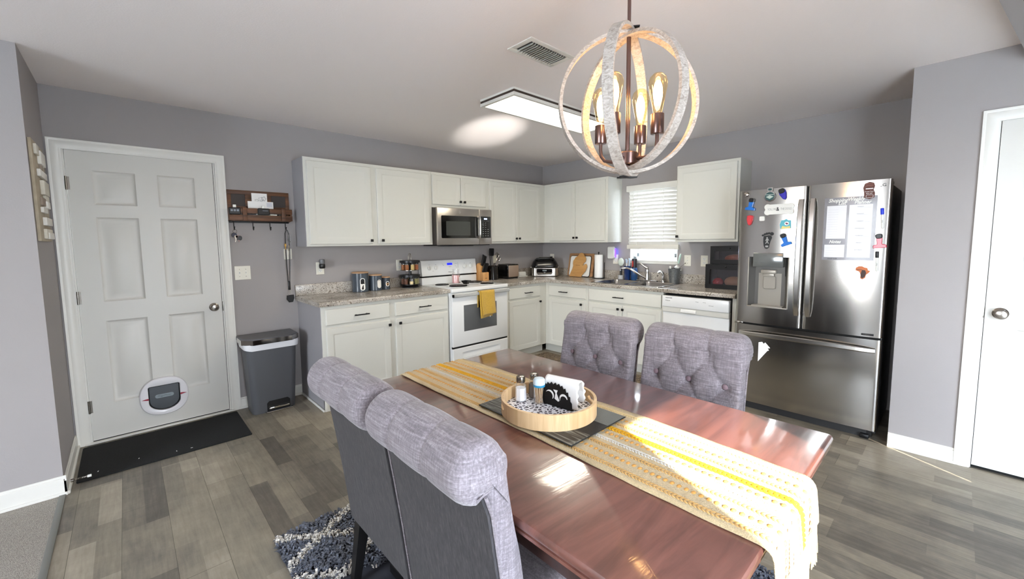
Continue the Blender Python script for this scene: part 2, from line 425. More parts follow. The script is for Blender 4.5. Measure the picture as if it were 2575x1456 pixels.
def base(name, x0, y0, x1, y1, nx, ny, h=.095):
    """baseboard along a wall; (nx,ny) points into the room"""
    b = B()
    for hh, t in ((h - .012, .013), (h, .007), (.018, .022)):
        xs = sorted((x0, x1)); ys = sorted((y0, y1))
        if nx: xs = sorted((x0, x0 + nx * t))
        if ny: ys = sorted((y0, y0 + ny * t))
        b.box(xs[0], xs[1], ys[0], ys[1], 0, hh, .002, 1)
    struct(name, b, M['trim'])
base('baseboard_entry', RX, RY - .013, RX, -.005, 1, 0)
base('baseboard_living', LX, RY, RX + .013, RY, 0, -1, .11)
base('baseboard_back', -3.818, 0, -3.32, 0, 0, -1)
base('baseboard_closet', CX, -4.135, CX, CY + .0, -1, 0)

# ------------------------------------------------------------------ doors
def casing(b, x0, x1, ztop, w=.066, t=.018):
    """mitred colonial casing round an opening, facing -y"""
    prof = [(0, 0), (0, -t * .55), (.012, -t * .62), (.016, -t * .8), (.04, -t), (.052, -t * .85), (.058, -t), (w, -t), (w, 0)]
    path = lambda o: [(x0 - o, 0), (x0 - o, ztop + o), (x1 + o, ztop + o), (x1 + o, 0)]
    vs = []; fs = []; n = len(prof)
    for i in range(4):
        for o, y in prof:
            x, z = path(o)[i]; vs.append((x, y, z))
    for i in range(3):
        for k in range(n - 1): fs.append((i * n + k, i * n + k + 1, (i + 1) * n + k + 1, (i + 1) * n + k))
    fs.append(tuple(range(n))); fs.append(tuple(3 * n + k for k in range(n)))
    b.add(vs, fs)
def six_panel(b, w, h, rows, t=.035):
    st = .122; md = .122
    pw = (w - 2 * st - md) / 2
    xs = [0, st, st + pw, st + pw + md, st + 2 * pw + md, w]
    zs = [0]
    for z0, z1 in rows: zs += [z0, z1]
    zs.append(h)
    for i in range(5):
        for j in range(len(zs) - 1):
            if i in (1, 3) and j % 2 == 1:
                b.rings(xs[i], xs[i + 1], zs[j], zs[j + 1], [(0, 0), (.005, .006), (.016, .012), (.026, .012), (.056, .003), (.060, .0015)])
            else:
                b.add([(xs[i], 0, zs[j]), (xs[i + 1], 0, zs[j]), (xs[i + 1], 0, zs[j + 1]), (xs[i], 0, zs[j + 1])], [(0, 1, 2, 3)])
    b.add([(0, t, 0), (w, t, 0), (w, t, h), (0, t, h), (0, 0, 0), (w, 0, 0), (w, 0, h), (0, 0, h)], [(3, 2, 1, 0), (0, 1, 5, 4), (1, 2, 6, 5), (2, 3, 7, 6), (3, 0, 4, 7)])
def knob_b(x, z, lock=True):
    b = B(); R = Matrix.Translation((x, 0, z)) @ Matrix.Rotation(PI / 2, 4, 'X')
    b.lathe([(.033, 0), (.033, .004), (.028, .008), (.014, .011), (.012, .03), (.02, .036), (.0275, .046), (.028, .055), (.022, .062), (.008, .065), (0, .065)], n=28, M=R)
    if lock: b.lathe([(.009, .064), (.009, .068), (.006, .069), (0, .069)], n=14, M=R)
    return b
rows = [(.25, .845), (.982, 1.575), (1.662, 1.895)]
d = T('door_1', 'white six panel entry door with round pet flap', 'door', (-4.700, .004, .018), 0, kind='structure')
b = B(); six_panel(b, .812, 2.024, rows); leaf = P(d, 'door_leaf', b, M['door'])
P(d, 'door_casing', B(Matrix.Translation((0, -.004, -.018))) if False else (lambda q: (casing(q, -.012, .826, 2.036 + .004), q)[1])(B(Matrix.Translation((0, -.004, -.018)))), M['trim'])
b = B(); b.box(-.015, -.003, 0, .11, -.018, 2.036); b.box(.815, .827, 0, .11, -.018, 2.036); b.box(-.015, .827, 0, .11, 2.027, 2.037); b.box(.790, .815, .04, .1, -.018, 2.036); b.box(-.003, .02, .04, .1, -.018, 2.036); b.box(-.003, .82, .04, .1, 2.0, 2.03)
P(d, 'door_jamb', b, M['trim'])
P(d, 'weather_seal', B().box(.8125, .8150, .006, .03, 0, 2.02).box(.0, .812, .0, .03, -.011, -.001), M['dark'])
P(d, 'threshold', B().box(-.04, .85, -.03, .1, -.018, -.006, .004), M['trim'])
P(d, 'door_knob', knob_b(.757, .872), M['nickel'])
P(d, 'strike_plate', B().box(.815, .8185, -.012, .02, .835, .91, .001), M['nickel'])
for hz in (.246, 1.02, 1.80):
    b = B(); b.cyl((-.004, -.006, hz - .045), .006, .09, 12); b.box(-.0065, .012, -.0022, .0, hz - .043, hz + .043)
    P(d, 'hinge', b, M['nickel'])
# pet flap set into the lower half of the door
cx, cz = .404, .228
b = B()
ol = []
for i in range(48):
    a = 2 * PI * i / 48
    ol.append((cx + .146 * math.copysign(abs(math.cos(a)) ** .85, math.cos(a)), cz + .145 * math.copysign(abs(math.sin(a)) ** .85, math.sin(a))))
def flap_outline(x0, x1, zt, zb, k=14):
    o = [(x0, zt), (x0, zb + .07)]
    for i in range(1, k):
        a = PI + PI * i / k; o.append(((x0 + x1) / 2 + (x1 - x0) / 2 * math.cos(a), zb + .07 + .07 * math.sin(a)))
    return o + [(x1, zb + .07), (x1, zt)]
inn = flap_outline(cx - .094, cx + .094, cz + .086, cz - .108)
# bridge oval to flap opening: resample both by angle about the flap middle
def resample(o, n, c):
    out = []
    for i in range(n):
        a = 2 * PI * i / n; dx, dz = math.cos(a), math.sin(a); best = None
        for k in range(len(o)):
            p, q = o[k - 1], o[k]; ex, ez = q[0] - p[0], q[1] - p[1]
            det = dx * (-ez) + ex * dz
            if abs(det) < 1e-12: continue
            rx, rz_ = p[0] - c[0], p[1] - c[1]
            t = (rx * (-ez) + ex * rz_) / det; u = (dx * rz_ - dz * rx) / det
            if t > 0 and -1e-6 <= u <= 1 + 1e-6 and (best is None or t > best): best = t
        out.append((c[0] + dx * best, c[1] + dz * best))
    return out
nO = 72; O = resample(ol, nO, (cx, cz)); I = resample(inn, nO, (cx, cz))
vs = []; fs = []
for (o, i) in zip(O, I):
    lerp = lambda t: (o[0] + (i[0] - o[0]) * t, o[1] + (i[1] - o[1]) * t)
    for t, y in ((0, 0), (0, -.014), (.12, -.021), (.85, -.024), (1, -.021), (1, -.002)):
        p = lerp(t); vs.append((p[0], y, p[1]))
for i in range(nO):
    j = (i + 1) % nO
    for k in range(5): fs.append((i * 6 + k, j * 6 + k, j * 6 + k + 1, i * 6 + k + 1))
pf = P(d, 'pet_door', B().add(vs, fs), pm('pet_door_white', (222, 220, 222), .25, coat=.2), label='white oval pet door frame')
fb = B(); fb.prism(flap_outline(cx - .088, cx + .088, cz + .080, cz - .101), -.003, -.009, 'xz', bev=.002)
fb.m = 1; fb.prism([(x, z) for x, z in rrect(cx - .056, cx + .056, cz - .012, cz + .016, .0139)], -.0088, -.0105, 'xz')
fb.m = 2; fb.text('MagicMeter', .017, FM(cx, -.0106, cz + .002), sx=1.0)
fl = P(pf, 'flap', fb, [pm('smoke_plastic', (70, 74, 78), .25), pm('flap_logo_grey', (132, 142, 146), .4), pm('flap_logo_text', (72, 78, 84), .5)])
P(pf, 'flap_seal', B().prism(inn, -.0005, -.0028, 'xz'), M['dark'])
rd = pm('latch_red', (160, 34, 58), .4)
for s in (-1, 1):
    q = B(); px = cx + s * .106; q.prism([(px - s * .014, cz - .007), (px - s * .010, cz - .012), (px + s * .004, cz - .009), (px + s * .026, cz - .004), (px + s * .004, cz + .001), (px - s * .010, cz + .002)][::int(s)], -.020, -.029, 'xz', bev=.002)
    P(pf, 'latch', q, rd, label='red locking tab')

d = T('door_2', 'white panelled closet door beside the refrigerator', 'door', (CX + .006, -4.200, .018), -PI / 2, kind='structure')
b = B(); six_panel(b, .80, 2.024, rows); P(d, 'door_leaf', b, M['door'])
P(d, 'door_casing', (lambda q: (casing(q, -.008, .812, 2.04), q)[1])(B(Matrix.Translation((0, -.006, -.018)))), M['trim'])
P(d, 'door_jamb', B().box(-.0085, -.003, -.004, .09, -.018, 2.03).box(-.0085, .82, -.004, .09, 2.03, 2.038).box(.802, .82, 0, .09, -.018, 2.03), M['trim'])
P(d, 'door_gap', B().box(-.003, -.0005, .004, .03, -.018, 2.03).box(0, .8, .01, .03, -.0175, -.001), M['dark'])
P(d, 'door_knob', knob_b(.058, .932, False), M['nickel'])
P(d, 'strike_plate', B().box(-.012, -.003, -.010, .002, .90, .965, .003), M['nickel'])

# ------------------------------------------------------------------ window over the sink
w = T('window_1', 'white single hung window over the sink', 'window', (0, WY1, WZ0), -PI / 2, kind='structure')
ww, wh = WY1 - WY0, WZ1 - WZ0
b = B(); t = .002
b.box(0, t, -.0, .12, 0, wh); b.box(ww - t, ww, 0, .12, 0, wh); b.box(0, ww, 0, .12, wh - t, wh)
P(w, 'reveal', b, M['trim'])
b = B()
for (x0, x1, z0, z1) in ((.002, .045, 0, wh), (ww - .045, ww - .002, 0, wh), (.0, ww, 0, .045), (0, ww, wh - .045, wh)): b.box(x0, x1, .07, .115, z0, z1, .003)
for (x0, x1, z0, z1) in ((.045, .075, .045, .45), (ww - .075, ww - .045, .045, .45), (.045, ww - .045, .045, .085), (.045, ww - .045, .42, .45)): b.box(x0, x1, .078, .105, z0, z1, .003)
P(w, 'window_frame', b, pm('vinyl_white', (225, 228, 228), .35))
P(w, 'pane', B().box(.05, ww - .05, .094, .097, .05, wh - .05), M['winglass'])
b = B(); b.box(-.012, ww + .012, -.022, .075, -.006, .008, .003); b.box(-.008, ww + .008, -.012, -.0005, -.032, -.006, .003)
P(w, 'window_sill', b, M['trim'])
# blinds, hung in front of the opening
bl = T('window_blind', 'white faux wood slatted blind lowered over the sink window', 'blind', (-.0, -1.385, 0), -PI / 2)
BW = .64
b = B(); b.box(0, BW, -.062, -.0, 1.955, 2.022, .003); P(bl, 'valance', b, pm('blind_white', (226, 224, 216), .4))
sl = B(); ns = 15; z0 = 1.35; z1 = 1.935
for i in range(ns):
    z = z0 + (z1 - z0) * i / (ns - 1)
    sl.box(.025, BW - .015, -.025, .025, -.0014, .0014, .001, 1, M=TR(0, -.032, z, rx=math.radians(-66)))
slm = pm('blind_slat_white', (214, 213, 207), .45)
bsn = slm.node_tree.nodes['Principled BSDF']; bsn.inputs['Subsurface Weight'].default_value = 0
P(bl, 'slat', sl, slm)
P(bl, 'bottom_rail', B().box(.012, BW - .005, -.055, -.012, 1.287, 1.335, .004), pm('blind_rail', (212, 208, 198), .4))
for x in (.14, .46): P(bl, 'ladder_tape', B().tube([(x, -.0555 - .003 * (k % 2), z0 - .02 + .0209 * k) for k in range(30)], .0022, 5), M['white'])
P(bl, 'tilt_wand', B().tube([(.09, -.060, 1.95), (.092, -.064, 1.7), (.09, -.066, 1.44)], .004, 6), M['white'])

# unseen translucent blinds and opening added behind the camera for soft fill light
tm = bpy.data.materials.new('vertical_blind_fabric'); tm.use_nodes = True; tn = tm.node_tree; tn.nodes.clear()
to_ = N(tn, 'ShaderNodeOutputMaterial'); t1_ = N(tn, 'ShaderNodeBsdfTranslucent'); t2_ = N(tn, 'ShaderNodeBsdfDiffuse'); t3_ = N(tn, 'ShaderNodeMixShader'); t3_.inputs[0].default_value = .4
t1_.inputs[0].default_value = (.22, .21, .20, 1); t2_.inputs[0].default_value = (.8, .78, .75, 1)
tn.links.new(t1_.outputs[0], t3_.inputs[1]); tn.links.new(t2_.outputs[0], t3_.inputs[2]); tn.links.new(t3_.outputs[0], to_.inputs[0])
vb = T('added_window', 'unseen white vertical blinds added behind the camera for soft fill light', 'window', (0, FY, 0), 0, kind='structure')
q = B()
for i in range(21): q.box(-.0505, .0505, -.001, .001, .02, 2.02, M=TR(-3.57 + .0815 * i, .03, 0, rz=math.radians(18)))
P(vb, 'blind_slat', q, tm); P(vb, 'head_rail', B().box(-3.62, -1.9, .005, .06, 2.02, 2.06), M['trim'])

# ------------------------------------------------------------------ outside
sid = B()
for i in range(40): sid.add([(3.2, -14, -.3 + .14 * i), (3.2, 12, -.3 + .14 * i), (3.2 + .018, 12, -.16 + .14 * i), (3.2 + .018, -14, -.16 + .14 * i), (3.2 + .018, -14, -.3 + .14 * i), (3.2 + .018, 12, -.3 + .14 * i)], [(0, 1, 2, 3), (0, 4, 5, 1)])
struct('exterior_house', sid, pm('siding_white', (235, 235, 235), .6), smooth=0)
struct('exterior_ground', B().box(-40, 40, -40, 30, -.4, -.3), pm('patio_concrete', (206, 208, 204), .9))  # unseen ground made pale to bounce daylight on to the ceiling

# ------------------------------------------------------------------ camera
def cam():
    cx, cy, cz = -4.44752, -4.07534, 1.39823
    a, p, r = (math.radians(v) for v in (42.62204, 5.08933, -.63612))
    f = Vector((math.sin(a) * math.cos(p), math.cos(a) * math.cos(p), -math.sin(p)))
    x = Vector((math.cos(a), -math.sin(a), 0)); u = x.cross(f)
    x2 = x * math.cos(r) + u * math.sin(r); u2 = u * math.cos(r) - x * math.sin(r)
    mt = Matrix((x2, u2, -f)).transposed().to_4x4(); mt.translation = (cx, cy, cz)
    c = bpy.data.cameras.new('camera'); o = bpy.data.objects.new('camera', c); COL.objects.link(o)
    o.matrix_world = mt; c.sensor_width = 36; c.sensor_fit = 'HORIZONTAL'; c.lens = 1043.703 / 2575 * 36
    c.shift_x = 10.63 / 2575; c.shift_y = -29.281 / 2575; c.clip_start = .02; c.clip_end = 200
    scene.camera = o
cam()

# ------------------------------------------------------------------ light
EL = math.radians(30.3)
sd = Vector((.48 * math.cos(EL), .877 * math.cos(EL), -math.sin(EL)))
def light(name, typ, loc, energy, col=(1, 1, 1), direction=None, **k):
    l = bpy.data.lights.new(name, typ); l.energy = energy; l.color = col
    for a, v in k.items(): setattr(l, a, v)
    o = bpy.data.objects.new(name, l); COL.objects.link(o); o.location = loc
    if direction is not None: o.rotation_euler = Vector(direction).to_track_quat('-Z', 'Y').to_euler()
    return o
light('sun', 'SUN', (-6, -9, 6), 15, (1, .93, .80), sd, angle=math.radians(.55))
# added spot standing in for sunlight the polished table mirrors on to the ceiling
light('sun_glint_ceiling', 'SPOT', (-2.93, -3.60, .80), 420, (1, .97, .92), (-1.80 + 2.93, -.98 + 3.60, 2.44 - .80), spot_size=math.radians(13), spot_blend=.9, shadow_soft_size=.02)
wd = bpy.data.worlds.new('sky'); scene.world = wd; wd.use_nodes = True
nt = wd.node_tree; bg = nt.nodes['Background']
tcw = nt.nodes.new('ShaderNodeTexCoord'); sx = nt.nodes.new('ShaderNodeSeparateXYZ'); rp = ramp(nt, [(0, (188, 190, 188)), (.49, (204, 206, 206)), (.52, (236, 243, 250)), (.8, (200, 219, 248))])
mr = nt.nodes.new('ShaderNodeMapRange'); mr.inputs['From Min'].default_value = -1
nt.links.new(tcw.outputs['Generated'], sx.inputs[0]); nt.links.new(sx.outputs['Z'], mr.inputs['Value']); nt.links.new(mr.outputs[0], rp.inputs[0]); nt.links.new(rp.outputs[0], bg.inputs[0])
bg.inputs[1].default_value = 20.0
def portal(loc, sx_, sy_, direction):
    o = light('daylight_portal', 'AREA', loc, 1, direction=direction, shape='RECTANGLE', size=sx_, size_y=sy_)
    o.data.cycles.is_portal = True
portal(((SX0 + SX1) / 2, FY - .05, SZ / 2), .6, 1.97, (0, 1, 0))

portal((LX - .06, -3.3, 1.35), 1.8, 1.5, (1, 0, 0))
portal((.14, (WY0 + WY1) / 2, (WZ0 + WZ1) / 2), .58, .84, (-1, 0, 0))
scene.view_settings.view_transform = 'Standard'; scene.view_settings.look = 'None'
scene.view_settings.gamma = 1; scene.view_settings.use_curve_mapping = False; scene.view_settings.exposure = 0.8
scene.cycles.use_denoising = True
scene.cycles.max_bounces = 10; scene.cycles.diffuse_bounces = 6; scene.cycles.glossy_bounces = 5; scene.cycles.transparent_max_bounces = 12
scene.cycles.sample_clamp_indirect = 12; scene.cycles.blur_glossy = .3
scene.cycles.use_adaptive_sampling = False
# ------------------------------------------------------------------ cabinets
RB = -PI / 2          # rotation of things on the right wall (they face -x)
def shaker(x0, x1, z0, z1, y, t=.019):
    b = B(); b.rings(x0, x1, z0, z1, [(0, y), (0, y - t + .004), (.004, y - t), (.050, y - t), (.056, y - t + .004), (.060, y - t + .0055), (.066, y - t + .0055)])
    b.add([(x0, y, z0), (x1, y, z0), (x1, y, z1), (x0, y, z1)], [(3, 2, 1, 0)]); return b
def slab(x0, x1, z0, z1, y, t=.019):
    b = B(); b.rings(x0, x1, z0, z1, [(0, y), (0, y - t + .005), (.006, y - t)])
    b.add([(x0, y, z0), (x1, y, z0), (x1, y, z1), (x0, y, z1)], [(3, 2, 1, 0)]); return b
def sq_knob(x, z, y):
    b = B(); R = TR(x, y, z, rx=PI / 2)
    b.cyl((0, 0, 0), .006, .014, 10, M=R); b.box(-.0125, .0125, -.0125, .0125, .013, .026, .003, 2, M=R); return b
def pull(x, z, y, w=.13):
    b = B(); b.box(x - w / 2, x + w / 2, y - .032, y - .023, z - .005, z + .005, .0015)
    for s in (-1, 1): b.box(x + s * (w / 2 - .018) - .005, x + s * (w / 2 - .018) + .005, y - .026, y, z - .004, z + .004)
    return b
def cabinet(name, label, loc, rz, boxes, doors=(), drawers=(), yf=-.292, side=None, group=None, kick=None):
    t = T(name, label, 'cabinet', loc, rz, group)
    b = B()
    for q in boxes: b.box(*q, .0015, 1)
    P(t, 'cabinet_body', b, M['cab'])
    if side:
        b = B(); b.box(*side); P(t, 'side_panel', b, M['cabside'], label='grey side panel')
    if kick:
        b = B(); b.box(*kick); P(t, 'toe_kick', b, M['cab'])
    for x0, x1, z0, z1, kx, kz in doors:
        d = P(t, 'door', shaker(x0, x1, z0, z1, yf), M['cab'])
        if kx is not None: P(d, 'knob', sq_knob(kx, kz, yf - .019), M['blackm'], label='black square knob')
    for x0, x1, z0, z1, hx in drawers:
        d = P(t, 'drawer_front', slab(x0, x1, z0, z1, yf), M['cab'])
        if hx is not None: P(d, 'handle', pull(hx, (z0 + z1) / 2 - .003, yf - .019), M['blackm'], label='black bar pull')
    return t
G_UP = 'white wall cabinets'; G_LOW = 'white base cabinets'
UB, UT = 1.368, 2.127
H = UT - UB
cabinet('wall_cabinet', 'widest white wall cabinet with two large doors, left of the microwave', (-3.300, -.001, UB), 0,
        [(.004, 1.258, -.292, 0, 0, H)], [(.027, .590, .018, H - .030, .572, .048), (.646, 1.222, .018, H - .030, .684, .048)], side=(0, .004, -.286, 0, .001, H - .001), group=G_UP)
cabinet('wall_cabinet', 'short white wall cabinet with two small doors directly above the microwave', (-2.042, -.001, 1.760), 0,
        [(.001, .773, -.292, 0, 0, UT - 1.760)], [(.003, .367, .030, UT - 1.76 - .030, .352, .070), (.371, .727, .030, UT - 1.76 - .030, .408, .070)], group=G_UP)
cabinet('wall_cabinet', 'white two door wall cabinet between the microwave and the room corner', (-1.268, -.001, UB), 0,
        [(.001, 1.264, -.292, 0, 0, H)], [(.016, .438, .022, H - .030, .430, .058), (.442, .878, .022, H - .030, .484, .058)], group=G_UP)
cabinet('wall_cabinet', 'white two door wall cabinet between the room corner and the sink window', (-.001, -.294, UB), RB,
        [(0, .995, -.292, 0, 0, H)], [(.109, .527, .022, H - .030, .520, .060), (.531, .963, .022, H - .030, .570, .060)], group=G_UP)
cabinet('wall_cabinet', 'single door white wall cabinet right of the sink window near the refrigerator', (-.001, -2.104, UB), RB,
        [(0, .588, -.292, 0, 0, H)], [(.012, .568, .024, H - .026, .028, .056)], group=G_UP)
CB = .878
cabinet('base_cabinet', 'white base cabinet with two drawers over two doors, left of the range', (-3.315, -.001, 0), 0,
        [(.004, 1.244, -.595, 0, .1, CB)], [(.036, .598, .112, .696, .586, .654), (.653, 1.226, .112, .696, .690, .656)],
        [(.036, .598, .722, .852, .330), (.653, 1.226, .722, .848, .953)], -.595, side=(0, .004, -.590, 0, .1, CB - .001), group=G_LOW, kick=(.002, 1.244, -.52, 0, 0, .1))
# the end panel of that cabinet runs down to the floor, with a little shoe moulding
sp = [o for o in bpy.data.objects if o.name.startswith('base_cabinet')][0]
P(sp, 'shoe_moulding', B().box(-.014, 0, -.595, -.02, 0, .02, .006), M['trim'])
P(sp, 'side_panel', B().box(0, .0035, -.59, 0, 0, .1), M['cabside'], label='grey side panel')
P(sp, 'front_leg', B().box(0, .05, -.595, -.575, 0, .1, .001), M['cab'])
cabinet('base_cabinet', 'narrow white base cabinet with one drawer and door, right of the range', (-1.300, -.001, 0), 0,
        [(.001, .700, -.595, 0, .1, CB)], [(.060, .580, .105, .698, .594 - .03, .655)], [(.060, .580, .722, .848, .355)], -.595, group=G_LOW, kick=(.002, .70, -.53, 0, 0, .1))
cabinet('base_cabinet', 'white base cabinet with one drawer and door, between the corner and the sink', (-.001, -.002, 0), RB,
        [(0, 1.236, -.597, 0, .1, CB)], [(.653, 1.216, .112, .696, 1.163, .658)], [(.653, 1.216, .722, .848, .902)], -.597, group=G_LOW, kick=(.53, 1.236, -.53, 0, 0, .1))
cabinet('base_cabinet', 'white sink base cabinet with one wide false drawer above two doors', (-.001, -1.240, 0), RB,
        [(0, .022, -.597, 0, .1, CB), (.878, .9, -.597, 0, .1, CB), (.022, .878, -.597, -.575, .1, CB), (.022, .878, -.03, 0, .1, CB), (.022, .878, -.597, 0, .1, .125)],
        [(.020, .451, .112, .700, .411, .661), (.455, .884, .112, .700, .468, .661)], [(.020, .884, .722, .852, .417)], -.597, group=G_LOW, kick=(0, .9, -.53, -.5, 0, .1))

# ------------------------------------------------------------------ countertops
def edge_prof(y0, y1, z0, z1, r=.012):
    return [(y1, z0), (y1, z1), (y0 + r, z1)] + [(y0 + r - r * math.sin(a), z1 - r + r * math.cos(a)) for a in (.4, .8, 1.2, PI / 2)] + [(y0 + .004, z0 + .002), (y0 + .012, z0)]
ct = T('countertop', 'speckled grey laminate countertop left of the range', 'countertop', (-3.335, -.001, .882), 0)
P(ct, 'worktop', B().prism(edge_prof(-.638, 0, 0, .038), 0, 1.266, 'yz'), M['granite'])
P(ct, 'backsplash', B().box(.002, 1.266, -.02, 0, .038, .138, .003), M['granite'])
ct = T('countertop', 'L shaped speckled grey laminate countertop running round the corner past the sink', 'countertop', (0, 0, .882), 0)
b = B()
b.prism([(y, z) for y, z in edge_prof(-.638, -.001, 0, .038)], -1.302, -.638, 'yz')
b.box(-.638, -.001, -.638, -.001, 0, .038)
# leg along the right wall, pieces round the sink cut-out
pr = [(x, z) for x, z in edge_prof(-.638, -.585, 0, .038)]
n = len(pr)
vs = [(x, -.638, z) for x, z in pr] + [(x, -2.803, z) for x, z in pr]
b.add(vs, [(i, (i + 1) % n, n + (i + 1) % n, n + i) for i in range(n)] + [tuple(range(n)), tuple(n + i for i in range(n))])
b.box(-.586, -.001, -1.285, -.638, 0, .038); b.box(-.586, -.001, -2.803, -2.082, 0, .038); b.box(-.075, -.001, -2.082, -1.285, 0, .038)
P(ct, 'worktop', b, M['granite'])
P(ct, 'backsplash', B().box(-1.302, -.021, -.021, -.001, .038, .138, .003).box(-.021, -.001, -2.803, -.001, .038, .138, .003), M['granite'])

# ------------------------------------------------------------------ sink, faucet, sprayer
sk = T('sink', 'stainless steel double bowl sink set into the countertop', 'sink', (-.05, -1.262, .9206), RB)
W_, D_ = .838, .55
def rr3(x0, x1, y0, y1, r, z, n=6): return [(x, y, z) for x, y in rrect(x0, x1, y0, y1, r, n)]
b = B()
def bowl(b, x0, x1, y0, y1, depth, nest):
    rings = [rr3(x0, x1, y0, y1, .06, .006), rr3(x0 + .006, x1 - .006, y0 + .006, y1 - .006, .055, -.004), rr3(x0 + .016, x1 - .016, y0 + .016, y1 - .016, .05, -depth + .03), rr3(x0 + .04, x1 - .04, y0 + .04, y1 - .04, .035, -depth), ]
    n = len(rings[0]); vs = sum(rings, [])
    fs = [(q * n + i, q * n + (i + 1) % n, q * n + n + (i + 1) % n, q * n + n + i) for q in range(len(rings) - 1) for i in range(n)] + [tuple(3 * n + i for i in range(n))]
    b.add(vs, fs)
bx = [(.035, .405), (.433, .803)]; by0, by1 = -.515, -.095
# deck: grid of strips round the bowls
def deck(b):
    outer = rr3(0, W_, -D_, 0, .03, .0); outer2 = rr3(.004, W_ - .004, -D_ + .004, -.004, .028, .006)
    n = len(outer); b.add(outer + outer2, [(i, (i + 1) % n, n + (i + 1) % n, n + i) for i in range(n)])
    bm = bmesh.new(); loops = []
    for lp in (outer2, rr3(bx[0][0], bx[0][1], by0, by1, .06, .006), rr3(bx[1][0], bx[1][1], by0, by1, .06, .006)):
        v = [bm.verts.new(p) for p in lp]; loops += [bm.edges.new((v[i], v[(i + 1) % len(v)])) for i in range(len(v))]
    bmesh.ops.triangle_fill(bm, edges=loops, use_beauty=True, use_dissolve=False)
    for f in list(bm.faces):
        c = f.calc_center_median()
        for x0, x1 in bx:
            if x0 + .012 < c.x < x1 - .012 and by0 + .012 < c.y < by1 - .012 and abs(c.x - (x0 + x1) / 2) < (x1 - x0) / 2 - .02 and abs(c.y - (by0 + by1) / 2) < (by1 - by0) / 2 - .02:
                bm.faces.remove(f); break
    b.addbm(bm)
deck(b); P(sk, 'rim', b, M['sink'])
for x0, x1 in bx:
    b = B(); bowl(b, x0, x1, by0, by1, .17, 0); bw = P(sk, 'bowl', b, M['sink'])
    P(bw, 'drain', B().lathe([(.0, -.166), (.03, -.166), (.042, -.163), (.046, -.168)], ((x0 + x1) / 2, (by0 + by1) / 2, 0), 20, caps=False), M['chrome'])
fa = T('faucet', 'chrome single lever faucet behind the sink bowls', 'faucet', (-.100, -1.690, .9262), RB)
b = B(); b.box(-.125, .125, -.026, .026, 0, .012, .006, 3); P(fa, 'base_plate', b, M['chrome'])
P(fa, 'faucet_body', B().lathe([(.026, .012), (.026, .03), (.022, .05), (.021, .10), (.024, .125), (.02, .14), (0, .143)], (0, 0, 0), 20), M['chrome'])
P(fa, 'spout', B().tube([(-.01, -.012, .03), (-.04, -.06, .055), (-.085, -.105, .10), (-.12, -.14, .135), (-.16, -.165, .15), (-.205, -.185, .148), (-.225, -.192, .143), (-.228, -.193, .118)], [.013, .0125, .012, .0115, .011, .0108, .011, .0115], 12), M['chrome'])
P(fa, 'lever', B().tube([(.012, 0, .142), (-.005, -.002, .146), (-.035, -.008, .165), (-.07, -.012, .192), (-.095, -.014, .200), (-.118, -.014, .199)], [.012, .012, .009, .008, .0085, .006], 10, sy=.7), M['chrome'])
sy = T('sink_sprayer', 'small chrome side sprayer on the sink deck beside the bucket', 'sprayer', (-.085, -1.875, .9262), RB)
P(sy, 'collar', B().lathe([(.024, 0), (.024, .006), (.017, .014), (.015, .02)], (0, 0, 0), 16), M['chrome'])
P(sy, 'spray_head', B().tube([(0, 0, .015), (0, 0, .05), (-.004, -.004, .09), (-.016, -.014, .112), (-.034, -.028, .116), (-.046, -.036, .100)], [.013, .015, .017, .017, .016, .015], 12), M['chrome'])

# ------------------------------------------------------------------ range
st = T('range', 'white freestanding electric range between the base cabinets', 'range', (-2.066, 0, 0), 0)
W = .762
b = B(); b.box(.004, W - .004, -.625, -.03, .02, .880, .003); b.box(.03, W - .03, -.60, -.06, 0, .03); P(st, 'body', b, M['appl'])
b = B(); b.rings(0, W, .885, .885, [(0, 0)]) if False else None
b.box(0, W, -.662, -.03, .882, .922, .008, 3); P(st, 'cooktop', b, M['appl'])
b = B(); b.box(0, W, -.095, -.028, .92, 1.0, .006); P(st, 'backguard', b, M['appl'])
P(st, 'vent_gap', B().box(.01, W - .01, -.07, -.03, .999, 1.022), M['dark'])
b = B(); b.prism([(-.104, 1.020), (-.100, 1.017), (-.03, 1.017), (-.03, 1.190), (-.070, 1.190), (-.078, 1.186)], 0, W, 'yz', bev=.004); cpn = P(st, 'control_panel', b, M['appl'])
tilt = math.atan2(.026, .166)
def on_panel(x, z):  # a point on the slanted control face
    return Matrix.Translation((x, -.1045 + (z - 1.02) * .1566, z)) @ Matrix.Rotation(-tilt, 4, 'X')
for kx in (.101, .187, .586, .676):
    R = on_panel(kx, 1.105) @ Matrix.Rotation(PI / 2, 4, 'X')
    k = B(); k.lathe([(.024, 0), (.0235, .006), (.019, .009)], n=24, M=R); k.box(-.005, .005, -.0205, .0205, .008, .022, .003, M=R)
    P(cpn, 'control_knob', k, pm('knob_white', (214, 214, 210), .3) if kx == .101 else bpy.data.materials['knob_white'])
b = B(); R = on_panel(.376, 1.140); b.box(-.036, .036, -.002, .002, -.012, .012, M=R); P(cpn, 'display', b, pm('blue_display', (8, 10, 160), .3, emit=((20, 30, 255), 1.2)), label='lit blue clock display')
b = B()
for x, z, s in ((.376, 1.108, .009), (.376, 1.048, .014)):
    b.text('Bake Off' if z > 1.1 else 'Whirlpool', s, on_panel(x, z) @ Matrix.Translation((0, -.0015, 0)) @ Matrix.Rotation(PI / 2, 4, 'X'))
for x, z in ((.28, 1.14), (.29, 1.128), (.455, 1.14), (.47, 1.14), (.455, 1.115), (.47, 1.1), (.101, 1.14), (.187, 1.14), (.586, 1.14), (.676, 1.14), (.144, 1.07)): b.box(-.008, .008, -.0015, .001, -.0012, .0012, M=on_panel(x, z))
b.box(-.0008, .0008, -.0015, .001, -.03, .03, M=on_panel(.492, 1.122))
